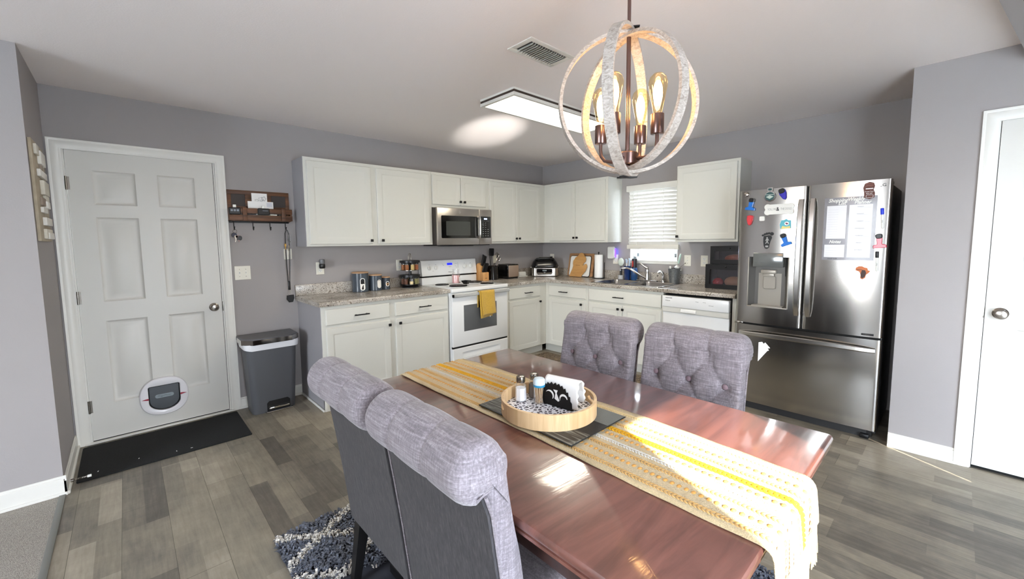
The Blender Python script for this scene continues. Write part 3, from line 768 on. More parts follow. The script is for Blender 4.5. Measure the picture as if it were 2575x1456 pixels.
P(cpn, 'printing', b, pm('printing_grey', (120, 122, 126), .5))
def burner(cx, cy, r):
    p = B(); p.lathe([(r + .022, .001), (r + .022, .004), (r + .012, .006), (r + .004, .002), (.01, -.004)], (cx, cy, .9225), 32, caps=False); bp_ = P(st, 'drip_pan', p, M['appl'])
    c = B(); pts = []
    turns = int(r / .0165)
    for i in range(turns * 22 + 1):
        a = 2 * PI * i / 22; q = .012 + (r - .012) * i / (turns * 22); pts.append((cx + q * math.cos(a), cy + q * math.sin(a), .932))
    c.tube(pts, .0068, 6, sy=.75); P(st, 'burner_coil', c, M['black'])
burner(.136, -.275, .076); burner(.186, -.505, .098); burner(.562, -.285, .098); burner(.560, -.530, .076)
dz0, dz1 = .322, .874
b = B(); b.box(.004, W - .004, -.655, -.626, dz0, dz1, .006); od = P(st, 'oven_door', b, M['appl'])
P(od, 'oven_window', B().box(.146, .594, -.6565, -.654, .470, .742, .001), pm('oven_window_grey', (88, 90, 92), .18, coat=.4), label='grey oven window')
b = B(); b.prism([(-.676, .834), (-.686, .835), (-.694, .842), (-.695, .860), (-.689, .869), (-.678, .870)], .004, W - .004, 'yz')
for q in ((.004, .05), (W - .05, W - .004)): b.box(q[0], q[1], -.680, -.653, .836, .868, .003); P(od, 'oven_handle', b, M['appl'])
P(st, 'door_gap', B().box(.006, W - .006, -.645, -.60, .300, .325), M['dark'])
b = B(); z0, z1 = .055, .303
b.rings(.004, W - .004, z0, z1, [(0, -.626), (0, -.650), (.006, -.655)], cap=False)
# drawer front with a finger-pull recess near its top
xs = [.010, .12, .64, W - .010]; zs = [z0 + .006, .195, .255, z1 - .006]
for i in range(3):
    for j in range(3):
        if i == 1 and j == 1:
            vs = [(xs[1], -.655, zs[1]), (xs[2], -.655, zs[1]), (xs[2], -.655, zs[2]), (xs[1], -.655, zs[2]), (xs[1] + .05, -.636, zs[2] - .008), (xs[2] - .05, -.636, zs[2] - .008)]
            b.add(vs, [(0, 1, 5, 4), (1, 2, 5), (3, 0, 4), (2, 3, 4, 5)])
        else: b.add([(xs[i], -.655, zs[j]), (xs[i + 1], -.655, zs[j]), (xs[i + 1], -.655, zs[j + 1]), (xs[i], -.655, zs[j + 1])], [(0, 1, 2, 3)])
P(st, 'storage_drawer', b, M['appl'])

# towel over the oven handle
def cloth_fold(x0, x1, y, z_top, z_bot, skew, amp, ph, n=14, m=16):
    def f(u, v):
        x = x0 + (x1 - x0) * u + skew * v
        return (x, y - amp * math.sin(u * 7 + ph + v * 1.5) * (.3 + v) - .004 * math.sin(v * 9 + u * 3), z_top + (z_bot - z_top) * v + (.012 * u * v))
    return f, n, m
tw = T('hand_towel', 'mustard yellow kitchen towel folded over the oven door handle', 'towel', (-2.066, 0, 0), 0)
b = B()
def layer(x0, x1, yo, zb, zbb, skew, ph):
    path = [(-.6655, zbb), (-.6655, .80), (-.668, .868), (-.680, .879), (-.696, .876), (-.7025, .862), (-.703, .80), (-.703, .72), (-.704, zb)]
    pts = []
    for i in range(len(path) - 1):
        for k in range(4): pts.append((path[i][0] + (path[i + 1][0] - path[i][0]) * k / 4, path[i][1] + (path[i + 1][1] - path[i][1]) * k / 4))
    pts.append(path[-1]); n = len(pts)
    def f(u, v):
        i = min(n - 1, round(v * (n - 1))); y, z = pts[i]; fr = max(0, (v - .5) * 2); 
        return (x0 + (x1 - x0) * u + skew * fr * (.876 - z) / .27, y - yo * (1 if v > .35 else 0) - .0045 * math.sin(u * 8 + ph) * fr, z + .014 * (u - .5) * fr)
    vs = B().grid(f, 12, n).v
    return f, n
f, n = layer(.318, .478, .0, .592, .70, .012, 0); b.grid(f, 12, n)
f2, n2 = layer(.330, .518, .0115, .617, .70, .022, 2); b.grid(f2, 12, n2)
P(tw, 'towel_cloth', b, M['mustard'], smooth=80)
so = tw.children[0]; md = so.modifiers.new('thick', 'SOLIDIFY'); md.thickness = .003; md.offset = 0
P(tw, 'care_label', B().box(.445, .452, -.7165, -.7155, .592, .606), M['paper'])

# candle jar and spoon rest on the cooktop
cj = T('candle_jar', 'glass jar candle of pale pink wax on the range', 'candle', (-1.800, -.360, .9375), 0)
P(cj, 'jar', B().lathe([(.0, 0), (.040, 0), (.046, .006), (.047, .09), (.044, .108), (.034, .122), (.033, .128), (.036, .132), (.036, .158), (.033, .158), (.031, .125), (.043, .09), (.043, .012)], (0, 0, 0), 28, caps=False), M['glass'])
P(cj, 'wax', B().cyl((0, 0, .008), .0425, .085, 28, .003), pm('wax_pink', (226, 178, 174), .5))
P(cj, 'label', B().grid(lambda u, v: (.0478 * math.sin(.15 + u * .85), -.0478 * math.cos(.15 + u * .85), .025 + .05 * v), 10, 2), M['paper'])
so2 = T('spoon_rest', 'small angular black dish on the front left burner', 'spoon rest', (-1.745, -.470, .9375), .4)
b = B(); 
def sq(r, z, rot=0): return [(r * math.cos(rot + PI / 4 + i * PI / 2), r * math.sin(rot + PI / 4 + i * PI / 2), z) for i in range(4)]
ring = [sq(.028, 0), sq(.058, .038), sq(.053, .038), sq(.026, .006)]
b.add(sum(ring, []), [(q * 4 + i, q * 4 + (i + 1) % 4, q * 4 + 4 + (i + 1) % 4, q * 4 + 4 + i) for q in range(3) for i in range(4)] + [(3, 2, 1, 0), (12, 13, 14, 15)])
P(so2, 'dish', b, M['black'], smooth=0)

# ------------------------------------------------------------------ microwave
mw = T('microwave', 'stainless steel over the range microwave with black glass door', 'microwave', (-2.040, -.001, 1.362), 0)
W = .740; Hh = .394
P(mw, 'housing', B().box(.004, W - .004, -.362, 0, .004, Hh, .003), pm('microwave_side_dark', (58, 52, 48), .5))
b = B(); b.box(0, .552, -.392, -.362, .0, Hh - .002, .006); md_ = P(mw, 'door', b, M['steelh'])
P(md_, 'door_glass', B().prism(rrect(.045, .535, .072, .310, .012), -.391, -.394, 'xz'), M['blackg'], label='black glass door panel')
P(md_, 'viewing_window', B().prism(rrect(.105, .425, .100, .252, .008), -.3935, -.3948, 'xz'), pm('microwave_mesh', (58, 60, 56), .3, coat=.5))
b = B(); b.tube([(.534, -.392, .080), (.534, -.425, .088), (.534, -.430, .12), (.534, -.430, .27), (.534, -.425, .302), (.534, -.392, .310)], .012, 10, sx=1.5); P(md_, 'handle', b, M['steelh'])
b = B(); R = TR(.285, -.3925, .353, rx=PI / 2); b.lathe([(.0145, 0), (.0145, .0012), (.0125, .0012), (.0125, 0)], n=28, M=R, caps=False); b.text('GE', .015, FM(.285, -.3925, .353), sx=.9); P(md_, 'emblem', b, M['chrome'])
b = B(); b.box(.554, W, -.392, -.362, 0, Hh - .002, .005); cp = P(mw, 'control_panel', b, M['steelh'])
P(cp, 'keypad', B().prism(rrect(.576, .722, .072, .315, .006), -.391, -.3935, 'xz'), M['blackg'], label='black keypad panel')
b = B()
for i in range(7):
    for j in range(3 if i > 2 else 2): b.box(.600 + j * .036, .616 + j * .036, -.3942, -.3934, .095 + (6 - i) * .024, .101 + (6 - i) * .024)
b.box(.59, .70, -.3942, -.3934, .262, .265); P(cp, 'key_printing', b, pm('key_grey', (120, 120, 122), .5))
P(cp, 'display', B().box(.622, .668, -.3942, -.3934, .280, .297), pm('microwave_display', (190, 205, 240), .4, emit=((180, 200, 255), 1.2)), label='lit pale clock display')
P(mw, 'vent_base', B().box(.03, W - .03, -.385, -.05, -.010, .006, .004).box(.19, .49, -.36, -.1, -.016, -.008), M['black'])

# ------------------------------------------------------------------ dishwasher
dw = T('dishwasher', 'white dishwasher with control strip between the sink cabinet and refrigerator', 'dishwasher', (0, -2.143, 0), RB)
P(dw, 'tub', B().box(.008, .622, -.58, -.02, .10, .868), M['dark'])
b = B(); b.box(.006, .612, -.640, -.582, .752, .858, .006); cpn = P(dw, 'control_strip', b, M['appl'])
b = B(); b.text('Whirlpool', .011, FM(.062, -.6405, .812)); b.box(.04, .105, -.6408, -.640, .836, .840); b.text('Normal', .008, FM(.34, -.6405, .823)); b.text('Hi Temp', .007, FM(.405, -.6405, .824)); b.text('Start Cancel', .008, FM(.465, -.6405, .800)); P(cpn, 'printing', b, M['black'])
b = B(); b.rings(.006, .612, .700, .752, [(0, -.585), (0, -.628), (.004, -.632)]); hs = P(dw, 'handle_strip', b, pm('dishwasher_strip', (206, 205, 198), .3))
b = B(); b.prism([(-.632, .712), (-.634, .708), (-.645, .712), (-.645, .716), (-.636, .738), (-.632, .742)], .19, .33, 'yz'); P(hs, 'grip', b, M['appl'])
b = B(); b.rings(.006, .612, .12, .698, [(0, -.585), (0, -.618), (.006, -.622)]); P(dw, 'door_panel', b, M['appl'])
P(dw, 'toe_kick', B().box(.006, .612, -.53, -.5, .0, .115), M['black'])
ep = T('end_panel', 'narrow white cabinet end panel between dishwasher and refrigerator', 'panel', (0, -2.770, 0), RB)
P(ep, 'panel_board', B().box(0, .03, -.60, -.001, 0, .880, .001), M['cab'])

# ------------------------------------------------------------------ refrigerator
FW = .912; FX = -2.846
fr = T('refrigerator', 'stainless steel french door refrigerator with water dispenser', 'refrigerator', (0, FX, 0), RB)
b = B(); b.box(.004, FW - .004, -.690, -.06, .03, 1.745, .004); b.box(.05, FW - .05, -.72, -.1, .0, .05); P(fr, 'cabinet', b, M['steeldk'], label='dark grey cabinet sides')
YF = -.758
def bulge(x, x0, x1): 
    t = (x - x0) / (x1 - x0); e = .014
    y = -.744 - .014 * (1 - (2 * t - 1) ** 2)
    d = min(t, 1 - t) * (x1 - x0)
    if d < e: y += e * (1 - math.sqrt(max(0, 1 - (1 - d / e) ** 2)))
    return y
def fdoor(x0, x1, z0, z1, hole=None, full=None):
    """bowed door skin; hole = (x0,x1,z0,z1) is left out"""
    b = B(); fx = full or (x0, x1)
    xs = sorted(set([x0 + (x1 - x0) * i / 36 for i in range(37)] + [x0 + k for k in (.001, .003, .006, .010)] + [x1 - k for k in (.001, .003, .006, .010)] + (list(hole[:2]) if hole else [])))
    zs = sorted(set([z0, z1] + (list(hole[2:]) if hole else [])))
    V = {}
    def vid(x, z):
        k = (round(x, 6), round(z, 6))
        if k not in V: V[k] = len(vs); vs.append((x, bulge(x, *fx), z))
        return V[k]
    vs = []; fs = []
    for i in range(len(xs) - 1):
        for j in range(len(zs) - 1):
            if hole and hole[0] - 1e-6 <= xs[i] < hole[1] - 1e-6 and hole[2] - 1e-6 <= zs[j] < hole[3] - 1e-6: continue
            fs.append((vid(xs[i], zs[j]), vid(xs[i + 1], zs[j]), vid(xs[i + 1], zs[j + 1]), vid(xs[i], zs[j + 1])))
    # sides, top, bottom, back
    n0 = len(vs); L = len(xs)
    for x in xs: vs.append((x, bulge(x, *fx), z0)); 
    for x in xs: vs.append((x, -.692, z0))
    for x in xs: vs.append((x, bulge(x, *fx), z1))
    for x in xs: vs.append((x, -.692, z1))
    for i in range(L - 1):
        fs.append((n0 + i, n0 + i + 1, n0 + L + i + 1, n0 + L + i)); fs.append((n0 + 2 * L + i, n0 + 2 * L + i + 1, n0 + 3 * L + i + 1, n0 + 3 * L + i))
    for i in (0, L - 1): fs.append((n0 + i, n0 + L + i, n0 + 3 * L + i, n0 + 2 * L + i))
    b.add(vs, fs)
    bm = bmesh.new(); me = bpy.data.meshes.new('t'); me.from_pydata(b.v, [], b.f); bm.from_mesh(me); bpy.data.meshes.remove(me)
    bmesh.ops.remove_doubles(bm, verts=bm.verts, dist=1e-5)
    return B().addbm(bm)
hx0, hx1, hz0, hz1 = .088, .362, .856, 1.250
dl = P(fr, 'door', fdoor(0, .452, .716, 1.776, (hx0, hx1, hz0, hz1)), M['steel'], label='left door with dispenser')
dr = P(fr, 'door', fdoor(.460, FW, .716, 1.776), M['steel'], label='right door')
fz = P(fr, 'freezer_drawer', fdoor(0, FW, .062, .700), M['steel'])
P(fr, 'door_seal', B().box(.452, .460, -.735, -.69, .716, 1.77).box(.01, FW - .01, -.73, -.69, .698, .718), M['dark'])
P(fr, 'base_grille', B().box(.02, FW - .02, -.715, -.68, .012, .060).box(.83, .88, -.75, -.70, 0, .03, .006), M['black'])
for hx in (.006, .865): P(fr, 'hinge_cover', B().box(hx, hx + .045, -.735, -.62, 1.745, 1.768, .005), M['steeldk'])
P(fr, 'hinge_foot', B().box(-.004, .06, -.75, -.69, .700, .716, .003), M['chrome'])
def bar(pts_, w, t):
    """flat bowed bar through pts"""
    b = B(); n = len(pts_); vs = []; fs = []
    return b
for x, d in ((.424, dl), (.494, dr)):
    b = B(); z0, z1 = .812, 1.680; vs = []; fs = []; K = 24
    prof = [(-.017, .004), (-.019, -.002), (-.013, -.010), (.013, -.010), (.019, -.002), (.017, .004)]
    for i in range(K + 1):
        t = i / K; z = z0 + (z1 - z0) * t; bow = .034 * (1 - (2 * t - 1) ** 4) ** .8
        for px, py in prof: vs.append((x + px * (.9 if i in (0, K) else 1), -.756 - bow + py, z))
    k = len(prof)
    for i in range(K):
        for q in range(k): fs.append((i * k + q, i * k + (q + 1) % k, (i + 1) * k + (q + 1) % k, (i + 1) * k + q))
    fs.append(tuple(range(k))); fs.append(tuple(K * k + q for q in range(k)))
    b.add(vs, fs)
    for zz in (z0 + .012, z1 - .012): b.box(x - .013, x + .013, -.766, -.74, zz - .012, zz + .012, .003)
    P(d, 'handle', b, M['steelbar'])
b = B(); vs = []; fs = []; K = 30; x0, x1 = .034, .884
prof = [(-.016, .006), (-.018, -.004), (-.010, -.012), (.012, -.012), (.018, -.004), (.016, .006)]
for i in range(K + 1):
    t = i / K; x = x0 + (x1 - x0) * t; bow = .040 * (1 - (2 * t - 1) ** 4) ** .8
    for pz, py in prof: vs.append((x, bulge(x, 0, FW) - .003 - bow + py, .626 + pz + .012 * (1 - (2 * t - 1) ** 2)))
k = len(prof)
for i in range(K):
    for q in range(k): fs.append((i * k + q, i * k + (q + 1) % k, (i + 1) * k + (q + 1) % k, (i + 1) * k + q))
fs.append(tuple(range(k))); fs.append(tuple(K * k + q for q in range(k))); b.add(vs, fs)
for xx in (x0 + .012, x1 - .012): b.box(xx - .012, xx + .012, -.762, -.735, .612, .640, .003)
P(fz, 'handle', b, M['steelbar'])
# dispenser recess
dsp = M['dispgrey'] = pm('dispenser_grey', (104, 102, 98), .4, metal=.3)
b = B(); yb = -.700
b.add([(hx0, -.757, hz0), (hx1, -.757, hz0), (hx1, -.757, hz1), (hx0, -.757, hz1), (hx0 + .035, yb, hz0 + .012), (hx1 - .03, yb, hz0 + .012), (hx1 - .03, yb, hz1), (hx0 + .035, yb, hz1)], [(0, 4, 7, 3), (1, 2, 6, 5), (0, 1, 5, 4), (2, 3, 7, 6), (4, 5, 6, 7)])
dp = P(dl, 'dispenser', b, dsp, smooth=0)
fb = B()
for q in ((hx0 - .004, hx0 + .003, hz0 - .004, hz1), (hx1 - .003, hx1 + .004, hz0 - .004, hz1), (hx0, hx1, hz0 - .006, hz0 + .003)): fb.box(q[0], q[1], -.762, -.752, q[2], q[3], .002)
fb.box(hx0 + .03, hx1 - .03, -.760, -.70, hz0 + .0, hz0 + .012)
fb.add([(hx0 + .06, -.7035, hz0 + .012), (hx1 - .055, -.7035, hz0 + .012), (hx1 - .055, -.7035, 1.12), (hx0 + .06, -.7035, 1.12), (hx0 + .06, -.7, hz0), (hx1 - .055, -.7, hz0), (hx1 - .055, -.7, 1.12), (hx0 + .06, -.7, 1.12)], [(0, 1, 2, 3), (0, 4, 7, 3), (1, 5, 6, 2), (2, 3, 7, 6)])
fb.box(hx0 + .085, hx1 - .085, -.748, -.70, 1.118, 1.15, .006); fb.box(hx0 + .098, hx1 - .098, -.738, -.71, 1.095, 1.12, .004)
fb.prism(rrect(hx0 + .098, hx1 - .090, .998, 1.100, .012), -.722, -.712, 'xz', bev=.003)
P(dl, 'dispenser_frame', fb, pm('dispenser_light', (158, 152, 142), .3, metal=.3))
pn = B(); pn.box(.121, .327, -.771, -.70, 1.172, 1.281, .004)
dpn = P(dl, 'dispenser_panel', pn, pm('dispenser_panel_grey', (120, 122, 120), .15, coat=.5, metal=.4))
pn = B()
for x, z, s, tx in ((.205, 1.262, .008, 'FILTER'), (.305, 1.262, .007, 'WIFI'), (.145, 1.205, .009, 'ICE'), (.19, 1.205, .009, 'WATER'), (.255, 1.205, .009, 'CRUSH'), (.300, 1.205, .009, 'LIGHT'), (.225, 1.185, .007, '3 SEC')): pn.text(tx, s, FM(x, -.7715, z))
P(dl, 'panel_printing', pn, pm('panel_print', (70, 72, 72), .5))
for s in ((hx0 + .004, hx0 + .033), (hx1 - .034, hx1 - .004)): P(dl, 'recess_shadow', B().box(s[0], s[1], -.7005, -.6995, 1.10, hz1), M['dark'])
# brand lettering and small rating badge
lg = B(); lg.text('LG', .026, FM(.866, bulge(.866, .460, FW) - .0008, 1.737), sx=1.15, bold=.0004); P(dr, 'brand_lettering', lg, pm('logo_grey', (92, 90, 88), .4))
b = B(); b.box(.790, .871, bulge(.83, .46, FW) - .0015, bulge(.79, .46, FW) + .001, .726, .739); b.m = 1; b.text('Linear Inverter', .009, FM(.83, bulge(.83, .46, FW) - .002, .7325)); P(dr, 'rating_badge', b, [M['black'], M['chrome']])
# ------------------------------------------------------------------ dining table
TX0, TX1, TY0, TY1, TZ = -3.812, -2.768, -3.832, -2.252, .750
tb = T('dining_table', 'dark reddish brown wooden dining table with glossy top', 'table', ((TX0 + TX1) / 2, (TY0 + TY1) / 2, 0), 0)
hw, hl = (TX1 - TX0) / 2, (TY1 - TY0) / 2
def ring(in_, z, r=.018): return [(x, y, z) for x, y in rrect(-hw + in_, hw - in_, -hl + in_, hl - in_, max(.004, r - in_ * .3), 4)]
b = B(); rs = [ring(.03, .700), ring(.012, .702), ring(.006, .708), ring(.006, .716), ring(.012, .720), ring(.014, .724), ring(.002, .726), ring(0, .731), ring(0, .742), ring(.003, .748), ring(.008, .750)]
n = len(rs[0]); b.add(sum(rs, []), [(q * n + i, q * n + (i + 1) % n, q * n + n + (i + 1) % n, q * n + n + i) for q in range(len(rs) - 1) for i in range(n)] + [tuple(reversed(range(n))), tuple((len(rs) - 1) * n + i for i in range(n))])
P(tb, 'tabletop', b, M['table'])
b = B(); i_ = .075
for q in ((-hw + i_, -hw + i_ + .022, -hl + i_, hl - i_), (hw - i_ - .022, hw - i_, -hl + i_, hl - i_)): b.box(*q, .605, .700, .003)
for q in ((-hl + i_, -hl + i_ + .022), (hl - i_ - .022, hl - i_)): b.box(-hw + i_ + .022, hw - i_ - .022, *q, .605, .700, .003)
P(tb, 'apron', b, M['tabledk'])
for s in (-1, 1):
    yc = s * .47
    P(tb, 'pedestal', B().box(-.045, .055, yc - .05, yc + .05, .08, .66, .006).box(-.36, .36, yc - .04, yc + .04, .64, .70, .004), M['tabledk'])
    P(tb, 'foot', B().prism([(-.425, .0128), (-.425, .05), (-.38, .088), (.25, .088), (.29, .05), (.29, .0128)], yc - .05, yc + .05, 'xz', bev=.004), M['cleg'])
P(tb, 'stretcher', B().box(-.03, .03, -.45, .45, .30, .38, .006), M['tabledk'])

# ------------------------------------------------------------------ chairs
CWID = .468
def chair_profile():
    """closed (u, z) loop from seat front-of-back up over the roll and down the rear"""
    p = [(.140, .40), (.128, .50)]
    for i in range(1, 28): t = i / 28; p.append((.128 + (.074 - .128) * t + .008 * math.sin(PI * t), .50 + .335 * t))
    for i in range(0, 27):
        a = -.28 + (PI + 1.35 + .28) * i / 26
        p.append((.072 * math.cos(a), .897 + .072 * math.sin(a)))
    p += [(.006, .842), (.014, .80), (.035, .66), (.055, .52), (.083, .30)]
    return p
prof = chair_profile(); NP = len(prof)
def normals(p):
    out = []
    for i in range(len(p)):
        a, c = Vector(p[i - 1]), Vector(p[(i + 1) % len(p)]); d = (c - a).normalized(); out.append(Vector((d.y, -d.x)))
    return out
pn_ = normals(prof)
btns = [(-.081, .853), (.081, .853), (-.164, .738), (0, .738), (.164, .738), (-.081, .625), (.081, .625)]
def chair_back():
    b = B(); NU = 97; vs = []; fs = []
    us = []
    for i in range(NU):
        t = i / (NU - 1); us.append(-CWID / 2 + CWID * t)
    us = [-CWID / 2 + k for k in (0, .0015, .004, .008, .013, .019, .027, .036)] + [u for u in us if abs(u) < CWID / 2 - .038] + [CWID / 2 - k for k in (.036, .027, .019, .013, .008, .004, .0015, 0)]
    NU = len(us)
    for y in us:
        e = CWID / 2 - abs(y); ins = 0
        if e < .018: ins = .018 * (1 - math.sqrt(max(0, 1 - (1 - e / .018) ** 2)))
        insr = .030 * (1 - math.sqrt(max(0, 1 - (1 - e / .038) ** 2))) if e < .038 else 0
        for k, (u, z) in enumerate(prof):
            front = k < 42
            d = 0
            if front and .5 < z < .972:
                for by, bz in btns:
                    r2 = (y - by) ** 2 + (z - bz) ** 2; d += .024 * math.exp(-r2 / (2 * .021 ** 2)) + .010 * math.exp(-r2 / (2 * .045 ** 2))
                    if bz > .8 and z > bz: d += .011 * math.exp(-((y - by) ** 2) / (2 * .006 ** 2)) * max(0, 1 - (z - bz) / .14)
                for i1, (ay, az) in enumerate(btns):
                    for (cy, cz) in btns[i1 + 1:]:
                        L = math.hypot(cy - ay, cz - az)
                        if L > .16 or abs(az - cz) < .02: continue
                        t = ((y - ay) * (cy - ay) + (z - az) * (cz - az)) / L / L
                        if 0 < t < 1:
                            dist = abs((y - ay) * (cz - az) - (z - az) * (cy - ay)) / L; d += .009 * math.exp(-dist * dist / (2 * .0055 ** 2))
                d -= .004 * (1 - min(1, abs(y) / (CWID / 2)) ** 4)
            roll = 30 <= k <= 56
            if roll:
                for by in (-.081, .081): d += (.0045 if not front else 0) * math.exp(-((y - by) ** 2) / (2 * .006 ** 2))
                d -= .0025 * abs(math.cos(y * 19.4))
            nx = pn_[k]; m_ = d + (insr if roll and k > 32 else ins * .8)
            vs.append((u - nx.x * m_, y, z - nx.y * m_))
    for i in range(NU - 1):
        for k in range(NP):
            l = (k + 1) % NP
            fs.append((i * NP + k, (i + 1) * NP + k, (i + 1) * NP + l, i * NP + l))
    b.add(vs, fs)
    # gathered ends: a pleated disc on the roll and a padded strip below it
    for s in (0, NU - 1):
        base = [vs[s * NP + k] for k in range(NP)]; sg = -1 if s == 0 else 1
        cx, cz = .004, .888; disc = list(range(27, 57))
        ringv = [base[k] for k in disc]; m = len(ringv); V = []; F = []
        for q, (f, bul) in enumerate(((1, 0), (.90, .005), (.70, .0085), (.42, .010), (.15, .0095))):
            for i, p in enumerate(ringv):
                V.append((cx + (p[0] - cx) * f, p[1] + sg * bul * (1 + (.16 * math.sin(i * 1.9) if 0 < q < 4 else 0)), cz + (p[2] - cz) * f))
        for q in range(4):
            for i in range(m): F.append((q * m + i, q * m + (i + 1) % m, q * m + m + (i + 1) % m, q * m + m + i))
        F.append(tuple(4 * m + i for i in range(m)))
        b.add(V, F)
        
        # strip from front edge to rear edge
        fr_ = [base[k] for k in range(0, 29)]; re_ = [base[k] for k in range(NP - 1, 55, -1)]
        def at(path, t):
            f = t * (len(path) - 1); i = min(int(f), len(path) - 2); w = f - i
            return [path[i][c] + (path[i + 1][c] - path[i][c]) * w for c in range(3)]
        V = []; F = []; A = 14; C = 6
        for i in range(A + 1):
            p, q = at(fr_, i / A), at(re_, i / A)
            for j in range(C + 1):
                w = j / C; V.append((p[0] + (q[0] - p[0]) * w, p[1] + sg * .006 * math.sin(PI * w) * min(1, (A - i) / 4), p[2] + (q[2] - p[2]) * w))
        for i in range(A):
            for j in range(C): F.append((i * (C + 1) + j, i * (C + 1) + j + 1, (i + 1) * (C + 1) + j + 1, (i + 1) * (C + 1) + j))
        b.add(V, F)
    return b
def make_chair(label, loc, rz):
    c = T('dining_chair', label, 'chair', loc, rz, 'grey tufted dining chairs')
    P(c, 'backrest', chair_back(), M['fab'], smooth=60)
    b = B(); y0 = CWID / 2 - .003; rp = [(-.010, .850), (.008, .80), (.029, .66), (.049, .52), (.078, .285)]
    V = []; 
    for y in (-y0, y0):
        for u, z in rp: V.append((u - .002, y, z))
        for u, z in rp: V.append((u + .010, y, z))
    k = len(rp); F = []
    for i in range(k - 1): F += [(i, i + 1, 2 * k + i + 1, 2 * k + i), (i, i + 1, k + i + 1, k + i), (2 * k + i, 2 * k + i + 1, 3 * k + i + 1, 3 * k + i)]
    F += [(0, k, 3 * k, 2 * k), (k - 1, 2 * k - 1, 4 * k - 1, 3 * k - 1)]
    P(c, 'back_panel', B().add(V, F), M['fabdk'], label='charcoal rear panel')
    for s in (-1, 1):
        P(c, 'piping', B().tube([(u + .009, s * (y0 + .0035), z) for u, z in rp], .0042, 8), M['fab'])
    b = B()
    def seat(u, v):
        x = .10 + .44 * u; y = (-.5 + v) * CWID; e = min(u, 1 - u, v, 1 - v)
        return (x, y, .455 + .035 * (1 - (1 - min(1, e / .16)) ** 3))
    b.grid(seat, 22, 22); b.box(.10, .54, -CWID / 2, CWID / 2, .40, .456, .004); P(c, 'seat', b, M['fab'], smooth=60)
    P(c, 'seat_frame', B().box(.095, .535, -CWID / 2 + .004, CWID / 2 - .004, .290, .402, .006), M['fabdk'])
    def leg(x, y, splay):
        b = B(); V = []
        for h, z, dx in ((.024, .32, 0), (.015, .0125, splay)): V += [(x + dx + a * h, y + c_ * h, z) for a, c_ in ((-1, -1), (1, -1), (1, 1), (-1, 1))]
        b.add(V, [(0, 1, 5, 4), (1, 2, 6, 5), (2, 3, 7, 6), (3, 0, 4, 7), (3, 2, 1, 0), (4, 5, 6, 7)]); return b
    for x, sp in ((.115, -.05), (.505, .0)):
        for s in (-1, 1): P(c, 'leg', leg(x, s * (CWID / 2 - .034), sp), M['cleg'])
    for by, bz in btns:
        kk = min(range(0, 42), key=lambda i: abs(prof[i][1] - bz)); u = prof[kk][0]
        ang = math.atan2(pn_[kk].y, pn_[kk].x)
        P(c, 'button', B().lathe([(.0, -.006), (.012, -.006), (.0135, -.001), (.011, .004), (.006, .006), (0, .0065)], (0, 0, 0), 16, M=TR(u - .0275, by, bz, ry=PI / 2 - ang)), M['btn'])
    return c
ch = make_chair('grey chair with rolled back at the near table side, closest to the camera', (-3.913, -3.183, 0), 0)
dup(ch, (-3.915, -2.690, 0), 0, 'grey chair with rolled back on the near table side, farther from the camera')
dup(ch, (-2.452, -2.708, 0), PI, 'tufted grey chair across the table in front of the sink cabinets')
dup(ch, (-2.452, -3.240, 0), PI, 'tufted grey chair across the table in front of the refrigerator, sunlit')
tg = T('hang_tag', 'notched white paper tag sticking out behind the chair by the refrigerator', 'tag', (-2.362, -3.484, .840), 0)
pts = [(0, .0), (.0, .088), (.014, .092), (.020, .084), (.026, .091), (.046, .069), (.036, .066), (.042, .058), (.036, .055)]
P(tg, 'card', B().prism([(-a, z) for a, z in pts], -.0015, .0015, 'yz'), M['paper'])

# ------------------------------------------------------------------ runner
rn = T('table_runner', 'cream table runner with mustard woven stripes and fringe along the table', 'table runner', (0, 0, 0), 0)
RXL, RXR = -3.492, -3.118
path = [(-2.244, .52), (-2.244, .60), (-2.244, .70), (-2.245, .735), (-2.250, .749), (-2.262, .7535)]
path += [(-2.262 - (3.815 - 2.262) * i / 60, .7530) for i in range(1, 61)]
path += [(-3.826, .7535), (-3.836, .7515), (-3.844, .747), (-3.850, .739), (-3.853, .728), (-3.855, .70), (-3.857, .67), (-3.858, .64)]
def pinfo():
    S = [0]
    for i in range(1, len(path)): S.append(S[-1] + math.dist(path[i], path[i - 1]))
    return S
SS = pinfo(); SL = SS[-1]
def pat(s):
    i = 0
    while i < len(SS) - 2 and SS[i + 1] < s: i += 1
    w = (s - SS[i]) / (SS[i + 1] - SS[i]); p, q = path[i], path[i + 1]
    y, z = p[0] + (q[0] - p[0]) * w, p[1] + (q[1] - p[1]) * w
    d = Vector((0, q[0] - p[0], q[1] - p[1])).normalized(); nrm = Vector((0, d.z, -d.y))
    return Vector((0, y, z)), d, nrm
def rx(u, s):
    y = pat(s)[0].y
    t = (-2.25 - y) / 1.6
    l = RXL - .012 * t - .004 * math.sin(t * 9); r = RXR + .03 * math.sin(PI * min(1, t)) - .012 * t + .003 * math.sin(t * 11)
    return l + (r - l) * u
b = B(); vs = []; fs = []; NU_ = 20
for i, (y, z) in enumerate(path):
    for k in range(NU_ + 1):
        u = k / NU_; s = SS[i]; c, d, nn = pat(min(s, SL - 1e-6))
        wv = .0035 * math.sin(u * 13 + 1) * max(0, (.735 - z) / .1) if y < -3.8 else 0
        vs.append((rx(u, s), y - wv + nn.y * .0015, z + nn.z * .0015 + .0008 * math.sin(u * 30 + i)))
for i in range(len(path) - 1):
    for k in range(NU_): fs.append((i * (NU_ + 1) + k, i * (NU_ + 1) + k + 1, (i + 1) * (NU_ + 1) + k + 1, (i + 1) * (NU_ + 1) + k))
b.add(vs, fs)
M['runner'] = pm('runner_cream', (204, 182, 140), .9, noise=(260, .16), bump=(420, .6), sheen=.2)
